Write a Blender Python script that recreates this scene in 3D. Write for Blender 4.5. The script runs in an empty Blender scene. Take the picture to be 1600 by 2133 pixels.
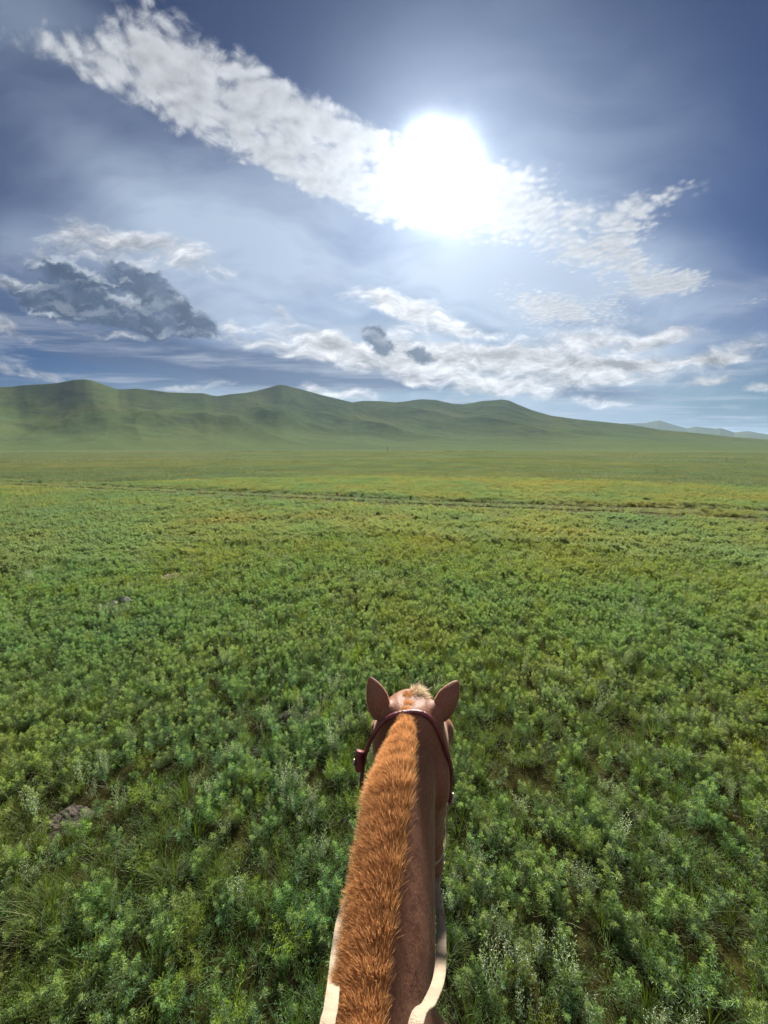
import bpy, bmesh, math, random
import numpy as np
from mathutils import Vector, Matrix, noise as mnoise

R = math.radians
scene = bpy.context.scene
COL = scene.collection
rng = np.random.default_rng(7)
random.seed(7)

# ------------------------------------------------------------------ camera
# rider's eye view, ultra wide lens, looking slightly down over the horse's ears
CAM_Z = 2.25
PITCH = R(9.37)
F = 803.0                       # focal length in pixels of a 1600 x 2133 frame
cam_data = bpy.data.cameras.new('camera')
cam = bpy.data.objects.new('camera', cam_data)
COL.objects.link(cam)
cam.location = (0, 0, CAM_Z)
cam.rotation_euler = (math.pi / 2 - PITCH, 0, 0)
cam_data.sensor_fit = 'VERTICAL'
cam_data.angle = 2 * math.atan(1066.5 / F)
cam_data.clip_start = 0.02
cam_data.clip_end = 60000
scene.camera = cam

def ray(px, py):
    cx, cy = (px - 800) / F, (1066.5 - py) / F
    return Vector((cx, math.cos(PITCH) + cy * math.sin(PITCH), -math.sin(PITCH) + cy * math.cos(PITCH)))

def on_ground(px, py, z=0.0):
    d = ray(px, py)
    k = (z - CAM_Z) / d.z
    return Vector((d.x * k, d.y * k, z))

def at_y(px, py, y):
    """World point seen at a photo position, at forward distance y from the rider."""
    d = ray(px, py)
    k = y / d.y
    return Vector((d.x * k, y, CAM_Z + d.z * k))

SUN_DIR = ray(925, 365).normalized()
SUN_EL = math.asin(SUN_DIR.z)
SUN_AZ = math.atan2(SUN_DIR.x, SUN_DIR.y)       # clockwise from +Y
SKY_K = 0.10
EXPO = 1.9
HAZE = 0.000036

# ------------------------------------------------------------------ helpers
def tag(o, label=None, cat=None, group=None, kind=None):
    if label: o['label'] = label
    if cat: o['category'] = cat
    if group: o['group'] = group
    if kind: o['kind'] = kind
    return o

def mesh_obj(name, verts, faces, mat=None, parent=None, smooth=False, link=True):
    me = bpy.data.meshes.new(name)
    me.from_pydata([tuple(v) for v in verts], [], [tuple(f) for f in faces])
    me.update()
    if mat: me.materials.append(mat)
    if smooth:
        me.polygons.foreach_set('use_smooth', [True] * len(me.polygons))
    o = bpy.data.objects.new(name, me)
    if link: COL.objects.link(o)
    if parent is not None: o.parent = parent
    return o

def grid_obj(name, P, mat, wrap=False, smooth=True):
    """P: array (n, m, 3) -> quad grid mesh built fast."""
    n, m, _ = P.shape
    me = bpy.data.meshes.new(name)
    idx = np.arange(n * m).reshape(n, m)
    a, b, c, d = idx[:-1, :-1], idx[1:, :-1], idx[1:, 1:], idx[:-1, 1:]
    q = np.stack([a, b, c, d], -1).reshape(-1, 4)
    me.vertices.add(n * m)
    me.vertices.foreach_set('co', P.reshape(-1).astype(np.float32))
    me.loops.add(q.size)
    me.loops.foreach_set('vertex_index', q.reshape(-1).astype(np.int32))
    me.polygons.add(len(q))
    me.polygons.foreach_set('loop_start', np.arange(0, q.size, 4, dtype=np.int32))
    me.update(calc_edges=True)
    me.validate()
    if smooth: me.polygons.foreach_set('use_smooth', np.ones(len(q), dtype=bool))
    me.materials.append(mat)
    o = bpy.data.objects.new(name, me)
    COL.objects.link(o)
    return o

def quads_mesh(name, V, nper, mat, mat_index=None, smooth=False):
    """V: (k, nper, 3) independent polygons of nper corners each."""
    V = np.asarray(V, dtype=np.float32)
    k = len(V)
    me = bpy.data.meshes.new(name)
    me.vertices.add(k * nper)
    me.vertices.foreach_set('co', V.reshape(-1))
    me.loops.add(k * nper)
    me.loops.foreach_set('vertex_index', np.arange(k * nper, dtype=np.int32))
    me.polygons.add(k)
    me.polygons.foreach_set('loop_start', np.arange(0, k * nper, nper, dtype=np.int32))
    me.update(calc_edges=True)
    for m in (mat if isinstance(mat, (list, tuple)) else [mat]): me.materials.append(m)
    if mat_index is not None: me.polygons.foreach_set('material_index', np.asarray(mat_index, dtype=np.int32))
    if smooth: me.polygons.foreach_set('use_smooth', np.ones(k, dtype=bool))
    return me

class NT:
    """Small helper for writing node trees."""
    def __init__(self, tree):
        self.t = tree; tree.nodes.clear()
    def n(self, kind, **kw):
        nd = self.t.nodes.new(kind)
        for k, v in kw.items(): setattr(nd, k, v)
        return nd
    def put(self, sock, v):
        if v is None: return
        if isinstance(v, bpy.types.NodeSocket): self.t.links.new(v, sock)
        else:
            if sock.type == 'RGBA' and len(v) == 3: v = (*v, 1)
            sock.default_value = v
    def m(self, op, a, b=None, c=None, clamp=False):
        nd = self.n('ShaderNodeMath', operation=op, use_clamp=clamp)
        for s, v in zip(nd.inputs, (a, b, c)): self.put(s, v)
        return nd.outputs[0]
    def v(self, op, a, b=None, scale=None):
        nd = self.n('ShaderNodeVectorMath', operation=op)
        self.put(nd.inputs[0], a); self.put(nd.inputs[1], b)
        if scale is not None: self.put(nd.inputs['Scale'], scale)
        return nd.outputs['Value'] if op in ('LENGTH', 'DOT_PRODUCT', 'DISTANCE') else nd.outputs[0]
    def mix(self, f, a, b, blend='MIX'):
        nd = self.n('ShaderNodeMix', data_type='RGBA', blend_type=blend)
        self.put(nd.inputs[0], f); self.put(nd.inputs[6], a); self.put(nd.inputs[7], b)
        return nd.outputs[2]
    def ss(self, x, lo, hi, a=0.0, b=1.0, kind='SMOOTHSTEP'):
        nd = self.n('ShaderNodeMapRange', interpolation_type=kind)
        for s, v in zip(nd.inputs, (x, lo, hi, a, b)): self.put(s, v)
        return nd.outputs[0]
    def noise(self, vec, scale, detail=3, rough=0.5, dist=0.0, dim='3D', w=None, out=0, lac=2.0):
        nd = self.n('ShaderNodeTexNoise', noise_dimensions=dim)
        self.put(nd.inputs['Vector'], vec)
        self.put(nd.inputs['Scale'], scale); self.put(nd.inputs['Detail'], detail)
        self.put(nd.inputs['Roughness'], rough); self.put(nd.inputs['Distortion'], dist)
        self.put(nd.inputs['Lacunarity'], lac)
        if w is not None: self.put(nd.inputs['W'], w)
        return nd.outputs[out]
    def mapping(self, vec, loc=(0, 0, 0), rot=(0, 0, 0), scale=(1, 1, 1), kind='POINT'):
        nd = self.n('ShaderNodeMapping', vector_type=kind)
        self.put(nd.inputs[0], vec)
        if kind in ('POINT', 'TEXTURE'): nd.inputs['Location'].default_value = loc
        nd.inputs['Rotation'].default_value = rot
        nd.inputs['Scale'].default_value = scale
        return nd.outputs[0]
    def xyz(self, x, y, z=0.0):
        nd = self.n('ShaderNodeCombineXYZ')
        for s, v in zip(nd.inputs, (x, y, z)): self.put(s, v)
        return nd.outputs[0]
    def sep(self, v):
        nd = self.n('ShaderNodeSeparateXYZ'); self.put(nd.inputs[0], v)
        return nd.outputs
    def ramp(self, f, stops):
        nd = self.n('ShaderNodeValToRGB')
        self.put(nd.inputs[0], f)
        el = nd.color_ramp.elements
        while len(el) < len(stops): el.new(0.5)
        for e, (p, c) in zip(el, stops):
            e.position = p; e.color = (*c, 1)
        return nd.outputs[0]

def new_mat(name):
    m = bpy.data.materials.new(name); m.use_nodes = True
    return m, NT(m.node_tree)

def fbm2(x, y, octaves=5, seed=0, ridged=False, gain=0.5):
    """numpy value-gradient noise, arrays in, array out in about -1..1 (0..1 if ridged)"""
    out = np.zeros_like(x); amp = 1.0; tot = 0.0
    g = np.random.default_rng(seed)
    for o in range(octaves):
        perm = g.permutation(512)
        ang = g.random(512) * 2 * np.pi
        xi = np.floor(x).astype(int); yi = np.floor(y).astype(int)
        xf = x - xi; yf = y - yi
        u = xf ** 3 * (xf * (xf * 6 - 15) + 10); v = yf ** 3 * (yf * (yf * 6 - 15) + 10)
        def gr(ix, iy, dx, dy):
            h = ang[perm[(perm[ix & 511] + iy) & 511]]
            return np.cos(h) * dx + np.sin(h) * dy
        n00 = gr(xi, yi, xf, yf); n10 = gr(xi + 1, yi, xf - 1, yf)
        n01 = gr(xi, yi + 1, xf, yf - 1); n11 = gr(xi + 1, yi + 1, xf - 1, yf - 1)
        n = (n00 * (1 - u) + n10 * u) * (1 - v) + (n01 * (1 - u) + n11 * u) * v
        n = n * 1.5
        if ridged: n = 1 - np.abs(n) * 1.6
        out += amp * n; tot += amp
        amp *= gain; x = x * 2.03 + 17.3; y = y * 2.03 + 5.1
    return out / tot
# ------------------------------------------------------------------ render settings
scene.view_settings.view_transform = 'Standard'
scene.view_settings.look = 'None'
scene.view_settings.gamma = 1
scene.view_settings.exposure = EXPO
scene.render.engine = 'CYCLES'
scene.cycles.use_denoising = True
scene.cycles.max_bounces = 5
scene.cycles.diffuse_bounces = 3
scene.cycles.glossy_bounces = 2
scene.cycles.transmission_bounces = 3
scene.cycles.volume_bounces = 0
scene.cycles.transparent_max_bounces = 4
scene.cycles.use_adaptive_sampling = True
scene.cycles.adaptive_threshold = 0.02

# ------------------------------------------------------------------ sun
sun_d = bpy.data.lights.new('sun', 'SUN')
sun_d.energy = 4.2
sun_d.angle = R(8.0)                    # veiled by thin cloud
sun_d.color = (1.0, 0.93, 0.82)
sun = bpy.data.objects.new('sun', sun_d); COL.objects.link(sun)
sun.rotation_euler = SUN_DIR.to_track_quat('Z', 'Y').to_euler()

# ------------------------------------------------------------------ sky and clouds, all as a function of direction
world = bpy.data.worlds.new('World'); scene.world = world
world.use_nodes = True
W = NT(world.node_tree)
tc = W.n('ShaderNodeTexCoord').outputs['Generated']
dx, dy, dz = W.sep(tc)
ysafe = W.m('MAXIMUM', dy, 0.08)
S = W.m('DIVIDE', dx, ysafe)
T = W.m('DIVIDE', dz, ysafe)
ST = W.xyz(S, T, 0.0)
zc = W.m('MAXIMUM', dz, 0.01)
zc = W.m('ADD', zc, 0.035)               # the cloud deck curves down to the horizon
DECK = W.xyz(W.m('DIVIDE', dx, zc), W.m('DIVIDE', dy, zc), 0.0)
front = W.ss(dy, 0.02, 0.22)

def st_of(px, py):
    d = ray(px, py); return d.x / d.y, d.z / d.y

def blob_sum(vec, blobs):
    tot = None
    for (px, py, rx, ry, rot, w) in blobs:
        s, t = st_of(px, py)
        k = 1.0 / (F * ray(px, py).y)
        mp = W.mapping(vec, (s, t, 0), (0, 0, R(rot)), (rx * k, ry * k, 1.0), 'TEXTURE')
        ln = W.v('LENGTH', mp)
        g = W.ss(ln, 0.0, 1.6, w, 0.0)
        tot = g if tot is None else W.m('ADD', tot, g)
    return tot

sun_cos = W.v('DOT_PRODUCT', tc, tuple(SUN_DIR))
sun_ang = W.m('ARCCOSINE', W.m('MINIMUM', sun_cos, 0.99999))     # radians from the sun

def glow(width, power=1.0):
    e = W.m('DIVIDE', sun_ang, width)
    if power != 1.0: e = W.m('POWER', e, power)
    return W.m('EXPONENT', W.m('MULTIPLY', e, -1.0))

# the lit patch of thin cloud round the sun, slightly ragged
_ss, _st = st_of(914, 362)
_gw = W.v('SCALE', W.v('SUBTRACT', W.noise(ST, 8.0, 4, 0.6, out=1), (0.5, 0.5, 0.5)), scale=0.05)
sun_r = W.v('LENGTH', W.mapping(W.v('ADD', ST, _gw), (_ss, _st, 0), (0, 0, 0), (0.115, 0.118, 1.0), 'TEXTURE'))
def halo(width, power=1.0):
    e = W.m('DIVIDE', sun_r, width)
    if power != 1.0: e = W.m('POWER', e, power)
    return W.m('EXPONENT', W.m('MULTIPLY', e, -1.0))

# clear sky
sky = W.n('ShaderNodeTexSky', sky_type='NISHITA')
sky.sun_disc = False
sky.sun_elevation = SUN_EL
sky.sun_rotation = SUN_AZ
sky.altitude = 1200
sky.air_density = 1.0; sky.dust_density = 0.6; sky.ozone_density = 1.0
gam = W.n('ShaderNodeGamma')
W.put(gam.inputs[0], W.v('SCALE', sky.outputs[0], scale=SKY_K)); gam.inputs[1].default_value = 1.75
base = W.v('MULTIPLY', gam.outputs[0], (0.110, 0.300, 0.52))
base = W.v('MINIMUM', base, (0.16, 0.22, 0.34))
# the horizon band is strongly compressed, as the camera recorded it
low = W.ss(dz, 0.0, 0.55, 0.62, 1.05)
base = W.v('SCALE', base, scale=low)

# ---- thin veil
warp = W.noise(ST, 1.7, 3, 0.5, out=1)
STw = W.v('ADD', ST, W.v('SCALE', W.v('SUBTRACT', warp, (0.5, 0.5, 0.5)), scale=0.35))
veil_n = W.noise(W.mapping(STw, (0, 0, 0), (0, 0, R(38)), (1.1, 3.6, 1)), 1.6, 5, 0.55)
veil_m = blob_sum(ST, [(180, 400, 330, 150, -30, 0.30), (700, 860, 1100, 70, 0, 0.40), (1180, 300, 360, 240, -20, 0.36), (560, 430, 420, 160, -25, 0.22), (1000, 800, 700, 90, 0, 0.40), (900, 620, 420, 120, 0, 0.25), (300, 560, 420, 80, -6, 0.22), (1450, 680, 300, 120, 0, 0.30), (880, 560, 480, 210, -8, 0.95), (420, 480, 330, 150, -30, 0.34), (1150, 720, 420, 120, 0, 0.45), (1270, 580, 300, 130, -10, 0.55),
                       (60, 60, 200, 110, -20, 0.40), (200, 330, 220, 60, -38, 0.22), (350, 640, 420, 90, -8, 0.35), (60, 520, 240, 70, -4, 0.30), (640, 690, 330, 60, -6, 0.4)])
veil = W.m('MULTIPLY', veil_m, W.ss(veil_n, 0.25, 0.75, 0.25, 1.15), clamp=True)
veil_col = (0.49, 0.60, 0.75)
col = W.mix(W.m('MULTIPLY', veil, 0.85), base, veil_col)

# ---- altocumulus in small puffs
dwarp = W.v('SCALE', W.v('SUBTRACT', W.noise(DECK, 3.0, 2, 0.5, out=1), (0.5, 0.5, 0.5)), scale=0.22)
DKw = W.v('ADD', DECK, dwarp)
ac_blobs = [(320, 100, 150, 80, -50, .50), (270, 150, 130, 60, -30, .46), (160, 130, 110, 40, -28, .3), (440, 190, 200, 95, -25, .85), (600, 275, 190, 85, -28, .95), (750, 345, 190, 80, -24, .95),
            (900, 395, 190, 80, -15, .9), (1060, 440, 110, 55, -5, .55), (1110, 375, 80, 50, 10, .42), (1060, 350, 50, 30, 0, .36), (1180, 440, 90, 36, 0, .42),
            (1250, 450, 90, 32, 15, .42), (1390, 405, 100, 26, 14, .55), (1330, 470, 75, 42, 20, .62),
            (1190, 515, 150, 34, -6, .5), (1300, 560, 150, 50, -12, .62), (1390, 590, 100, 26, 4, .45), (1110, 620, 100, 34, -20, .5),
            (1190, 655, 160, 40, -4, .70), (1400, 595, 150, 20, 12, .28), (1570, 625, 60, 15, 8, .32), (640, 365, 120, 26, -22, .35), (30, 60, 110, 60, -20, .36), (150, 110, 80, 40, -20, .3)]
ac_m = blob_sum(ST, ac_blobs)
STp = W.v('ADD', ST, W.v('SCALE', W.v('SUBTRACT', W.noise(ST, 11.0, 3, 0.6, out=1), (0.5, 0.5, 0.5)), scale=0.05))
def ac_field(off):
    v = W.v('ADD', DKw, off)
    n = W.m('ADD', W.m('MULTIPLY', W.noise(v, 12.0, 6, 0.64), 0.45), W.m('MULTIPLY', W.noise(W.v('ADD', STp, W.v('SCALE', off, scale=0.5)), 13.0, 7, 0.66, 0.4), 0.62))
    p = W.n('ShaderNodeTexVoronoi', feature='SMOOTH_F1'); W.put(p.inputs['Vector'], v)
    p.inputs['Scale'].default_value = 26.0; p.inputs['Smoothness'].default_value = 0.5
    puff = W.m('SUBTRACT', 0.55, p.outputs[0])
    return W.m('ADD', W.m('MULTIPLY', W.m('SUBTRACT', n, 0.5), 2.1), W.m('MULTIPLY', puff, 0.55))
sd = Vector((SUN_DIR.x, SUN_DIR.y)).normalized()
f0 = ac_field((0, 0, 0)); f1 = ac_field((0.012, 0.026, 0))
ac_d = W.m('ADD', W.m('MINIMUM', ac_m, 1.0), W.m('MULTIPLY', f0, 1.0))
ac_a = W.m('MULTIPLY', W.ss(ac_d, 0.38, 1.05, 0.0, 0.90), W.ss(ac_m, 0.10, 0.34))
shade = W.m('SUBTRACT', f0, f1)
ac_b = W.m("ADD", 0.66, W.m('MULTIPLY', shade, 0.34))
thick = W.ss(ac_d, 0.75, 1.35, 0.0, 0.10)
ac_b = W.m('SUBTRACT', ac_b, thick)
ac_b = W.m('MAXIMUM', ac_b, 0.30)
ac_b = W.m('ADD', ac_b, W.m('MULTIPLY', halo(1.8, 2.0), 0.22))
ac_b = W.m('MULTIPLY', ac_b, W.ss(sun_ang, 0.35, 1.1, 1.0, 0.72))
ac_col = W.v('MULTIPLY', W.xyz(ac_b, ac_b, ac_b), (0.93, 0.97, 1.02))
col = W.mix(ac_a, col, ac_col)

# ---- blue-grey layered bank low over the hills
b_blobs = [(60, 640, 160, 30, -4, .5), (200, 700, 300, 40, -6, .85), (420, 755, 300, 34, -4, .95), (680, 775, 220, 34, -2, .95), (860, 795, 160, 30, 0, .65), (1230, 818, 200, 26, -4, .85),
           (400, 800, 420, 20, 0, .5), (1020, 690, 90, 14, 0, .4), (1130, 745, 160, 10, 0, .5), (1480, 680, 160, 50, 0, .3), (1300, 690, 120, 14, -6, .4), (60, 330, 120, 90, -20, .3)]
bn = W.noise(W.mapping(ST, (3, 0, 0), (0, 0, R(-4)), (3.0, 11.0, 1)), 1.4, 5, 0.55)
bank = W.m('ADD', blob_sum(ST, b_blobs), W.m('MULTIPLY', W.m('SUBTRACT', bn, 0.5), 0.9))
bank = W.ss(bank, 0.15, 0.95, 0.0, 0.85)
col = W.mix(bank, col, (0.055, 0.100, 0.215))

# ---- faint layered streaks over the whole lower sky
ln_ = W.noise(W.mapping(DECK, (1.3, 0.4, 0), (0, 0, R(8)), (0.55, 1.3, 1)), 1.3, 7, 0.62, 0.4)
low_m = W.m('MULTIPLY', W.ss(T, 0.62, 0.25, 0.0, 1.0), W.ss(T, 0.0, 0.06))
st_a = W.m('MULTIPLY', W.ss(ln_, 0.46, 0.72, 0.0, 0.62), low_m)
col = W.mix(st_a, col, (0.42, 0.47, 0.56))

# ---- bright streaks near the horizon
hw = W.v('SCALE', W.v('SUBTRACT', W.noise(ST, 7.0, 3, 0.55, out=1), (0.5, 0.5, 0.5)), scale=0.07)
STh = W.v('ADD', ST, hw)
h_blobs = [(200, 490, 120, 38, -12, .55), (360, 515, 130, 24, -14, .6), (390, 560, 110, 18, -10, .5), (110, 520, 160, 40, -5, .3), (820, 628, 120, 26, -10, .7), (880, 655, 120, 24, -14, .6), (940, 670, 60, 12, -18, .35),
           (575, 648, 36, 13, -20, .5), (960, 735, 130, 20, -3, .85), (1060, 728, 90, 12, -5, .35), (1230, 715, 120, 19, 4, .6), (1150, 762, 220, 22, -3, .65), (1040, 805, 180, 20, -4, .8), (1250, 795, 120, 12, 0, .5),
           (1380, 700, 70, 18, 12, .8), (1370, 755, 170, 13, 4, .55), (1500, 750, 120, 10, 8, .4), (1550, 718, 80, 22, 14, .62), (1480, 792, 60, 9, 12, .7), (1590, 798, 40, 9, 8, .6), (1270, 842, 90, 12, -4, .55), (1100, 750, 420, 45, -2, .34), (900, 760, 300, 30, -2, .22), (1280, 690, 200, 16, 4, .35), (1000, 690, 120, 10, 0, .3), (860, 720, 120, 60, -10, .38),
           (640, 700, 130, 26, -15, .6), (540, 722, 110, 16, -10, .55), (480, 678, 90, 20, -20, .4), (740, 745, 150, 26, -8, .62), (690, 705, 60, 16, -20, .5), (730, 828, 60, 12, 0, .75), (648, 810, 32, 10, -25, .7), (450, 800, 60, 7, 0, .4), (380, 805, 60, 8, 0, .45), (20, 690, 60, 26, -30, .6), (70, 780, 120, 14, -4, .5),
           (20, 590, 40, 14, -5, .6), (960, 822, 22, 14, 0, .5), (865, 798, 30, 12, 0, .7), (260, 700, 60, 12, -10, .5), (120, 665, 100, 14, -25, .35), (1180, 780, 330, 60, 0, .2)]
sunst = (SUN_DIR.x / SUN_DIR.y, SUN_DIR.z / SUN_DIR.y)
h1n = W.noise(W.mapping(W.v('ADD', STh, (0.006, 0.02, 0)), (0, 0, 0), (0, 0, 0), (7.0, 17.0, 1)), 1.7, 6, 0.65, 0.3)
h0n = W.noise(W.mapping(STh, (0, 0, 0), (0, 0, 0), (7.0, 17.0, 1)), 1.7, 6, 0.65, 0.3)
h_m = blob_sum(STh, h_blobs)
h0 = W.m('ADD', h_m, W.m('MULTIPLY', W.m('SUBTRACT', h0n, 0.5), 1.7))
h_a = W.m('MULTIPLY', W.ss(h0, 0.10, 0.95), W.ss(h_m, 0.04, 0.30))
h_b = W.m('ADD', 0.60, W.m('MULTIPLY', W.m('SUBTRACT', h0n, h1n), 1.6))
h_b = W.m('SUBTRACT', h_b, W.ss(h0, 0.75, 1.4, 0.0, 0.18))
h_b = W.m('MAXIMUM', h_b, 0.26)
h_b = W.m('ADD', h_b, W.m('MULTIPLY', glow(0.40,2.0), 0.25))
h_b = W.m('MULTIPLY', h_b, W.ss(sun_ang, 0.45, 1.1, 1.0, 0.68))
col = W.mix(W.m('MULTIPLY', h_a, 0.92), col, W.v('MULTIPLY', W.xyz(h_b, h_b, h_b), (0.96, 0.98, 1.02)))

# ---- heavy dark cumulus with lit edges
c_blobs = [(150, 595, 120, 50, -30, .95), (60, 600, 90, 30, -18, .5), (95, 640, 90, 34, -20, .7), (290, 590, 100, 52, -28, 1.0), (370, 640, 90, 40, -32, .95), (240, 655, 150, 32, -12, .75), (410, 682, 60, 20, -10, .7), (330, 690, 90, 18, -8, .4),
           (783, 713, 40, 30, -48, 1.2), (874, 742, 46, 21, -14, 1.15), (985, 690, 10, 6, 0, .2), (895, 662, 60, 16, -14, .5), (1205, 722, 40, 8, 0, .5), (1190, 786, 16, 6, 0, .5)]
cw = W.v('SCALE', W.v('SUBTRACT', W.noise(ST, 9.0, 4, 0.6, out=1), (0.5, 0.5, 0.5)), scale=0.10)
STc = W.v('ADD', ST, cw)
c_m = blob_sum(STc, c_blobs)
def c_field(vec, c_m=c_m):
    n1 = W.noise(W.mapping(vec, (5, 2, 0), (0, 0, R(30)), (1, 2.1, 1)), 8.5, 6, 0.56)
    return W.m('ADD', c_m, W.m('MULTIPLY', W.m('SUBTRACT', n1, 0.5), 2.0))
c0 = c_field(STc)
c1 = W.m('SUBTRACT', c_field(W.v('ADD', STc, (0.007, 0.012, 0))), 0.05)
c_a = W.m('MULTIPLY', W.ss(c0, 0.28, 0.82), W.ss(c_m, 0.10, 0.45))
rim = W.ss(W.m('SUBTRACT', c0, c1), 0.0, 0.28)
lit = W.m('ADD', W.m('MULTIPLY', rim, W.ss(c1, 0.35, 1.1, 1.0, 0.28)), W.ss(c0, 0.34, 0.62, 0.35, 0.0), clamp=True)
c_dark = W.mix(W.ss(W.noise(STc, 16.0, 5, 0.6), 0.35, 0.68), (0.035, 0.068, 0.130), (0.085, 0.130, 0.215))
c_col = W.mix(lit, c_dark, (0.50, 0.56, 0.64))
col = W.mix(W.m('MULTIPLY', c_a, 0.90), col, c_col)

# ---- light of the veiled sun itself
g1 = W.m('MULTIPLY', halo(0.64, 2.4), 6.0)
g2 = W.m('MULTIPLY', halo(1.9, 1.6), 0.55)
g3 = W.m('MULTIPLY', glow(0.5), 0.07)
g = W.m('ADD', W.m('ADD', g1, g2), g3)
col = W.v('ADD', col, W.v('MULTIPLY', W.xyz(g, g, g), (0.90, 0.98, 1.06)))
# behind the rider, unseen white cloud added to brighten what faces the camera
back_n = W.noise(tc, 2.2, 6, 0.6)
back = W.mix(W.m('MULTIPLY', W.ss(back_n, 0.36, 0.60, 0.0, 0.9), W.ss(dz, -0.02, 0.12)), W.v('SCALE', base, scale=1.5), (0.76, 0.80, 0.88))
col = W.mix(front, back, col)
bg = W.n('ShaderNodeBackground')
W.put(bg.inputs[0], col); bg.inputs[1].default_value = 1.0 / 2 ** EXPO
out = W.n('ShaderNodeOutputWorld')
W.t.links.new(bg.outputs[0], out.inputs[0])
world.cycles.sampling_method = 'MANUAL'
world.cycles.sample_map_resolution = 512
# ------------------------------------------------------------------ shared colour field of the steppe
def field_factors(n, pos):
    """patchiness of the vegetation, by place on the ground: broad, middle, fine (0..1 each)"""
    flat = n.v('MULTIPLY', pos, (1, 1, 0.2))
    broad = n.noise(n.mapping(flat, (3.1, 7.7, 0), (0, 0, 0.2), (0.5, 1.0, 1)), 0.045, 4, 0.6)
    mid = n.noise(flat, 0.32, 4, 0.6)
    fine = n.noise(flat, 2.3, 3, 0.6)
    return broad, mid, fine

def meadow_colour(n, pos, k=1.0):
    broad, mid, fine = field_factors(n, pos)
    c = n.ramp(n.m('ADD', n.m('MULTIPLY', broad, 0.55), n.m('MULTIPLY', mid, 0.45)),
               [(0.40, (0.048 * k, 0.120 * k, 0.056 * k)), (0.455, (0.072 * k, 0.142 * k, 0.045 * k)), (0.52, (0.120 * k, 0.150 * k, 0.024 * k)), (0.585, (0.185 * k, 0.165 * k, 0.022 * k))])
    return n.mix(n.ss(fine, 0.35, 0.7, 0.0, 0.35), c, (0.06 * k, 0.10 * k, 0.035 * k))

def leaf_material(name, tint, trans=0.45, rough=0.55, k=1.0, own=0.5, spec=0.3, sat=1.1, tb=0.6):
    """tint: the plant's own colour, mixed with the colour of the place where it grows"""
    m, n = new_mat(name)
    geo = n.n('ShaderNodeNewGeometry')
    inst = n.n('ShaderNodeAttribute', attribute_type='INSTANCER', attribute_name='tone')
    c = n.mix(own, meadow_colour(n, geo.outputs['Position'], 1.0), tint)
    hsv = n.n('ShaderNodeHueSaturation')
    n.put(hsv.inputs['Color'], c)
    n.put(hsv.inputs['Value'], n.m('MULTIPLY_ADD', inst.outputs['Fac'], 0.55, 0.72 * k))
    n.put(hsv.inputs['Hue'], n.m('MULTIPLY_ADD', inst.outputs['Fac'], 0.03, 0.485))
    hsv.inputs['Saturation'].default_value = sat
    c = hsv.outputs[0]
    pr = n.n('ShaderNodeBsdfPrincipled')
    n.put(pr.inputs['Base Color'], c); pr.inputs['Roughness'].default_value = rough
    pr.inputs['Sheen Weight'].default_value = 0.35; pr.inputs['Sheen Roughness'].default_value = 0.4
    pr.inputs['Specular IOR Level'].default_value = spec
    tr = n.n('ShaderNodeBsdfTranslucent'); n.put(tr.inputs[0], n.v('MULTIPLY', c, (1.5, 1.35, tb)))
    mx = n.n('ShaderNodeMixShader'); mx.inputs[0].default_value = trans
    n.t.links.new(pr.outputs[0], mx.inputs[1]); n.t.links.new(tr.outputs[0], mx.inputs[2])
    o = n.n('ShaderNodeOutputMaterial'); n.t.links.new(mx.outputs[0], o.inputs[0])
    return m

def simple_mat(name, colour, rough=0.7, bump=0.0, bscale=50.0, vary=0.0, vscale=5.0, metallic=0.0, spec=0.4, c2=None):
    m, n = new_mat(name)
    pr = n.n('ShaderNodeBsdfPrincipled')
    tcn = n.n('ShaderNodeTexCoord')
    col_ = colour
    if vary or c2:
        f = n.noise(tcn.outputs['Object'], vscale, 5, 0.6)
        c2_ = c2 or tuple(x * (1 - vary) for x in colour)
        col_ = n.mix(n.ss(f, 0.35, 0.65), c2_, colour)
    n.put(pr.inputs['Base Color'], col_ if not isinstance(col_, tuple) else (*col_, 1))
    pr.inputs['Roughness'].default_value = rough; pr.inputs['Metallic'].default_value = metallic
    pr.inputs['Specular IOR Level'].default_value = spec
    if bump:
        b = n.n('ShaderNodeBump'); b.inputs['Strength'].default_value = bump; b.inputs['Distance'].default_value = 0.01
        n.put(b.inputs['Height'], n.noise(tcn.outputs['Object'], bscale, 5, 0.6))
        n.t.links.new(b.outputs[0], pr.inputs['Normal'])
    o = n.n('ShaderNodeOutputMaterial'); n.t.links.new(pr.outputs[0], o.inputs[0])
    return m

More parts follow.
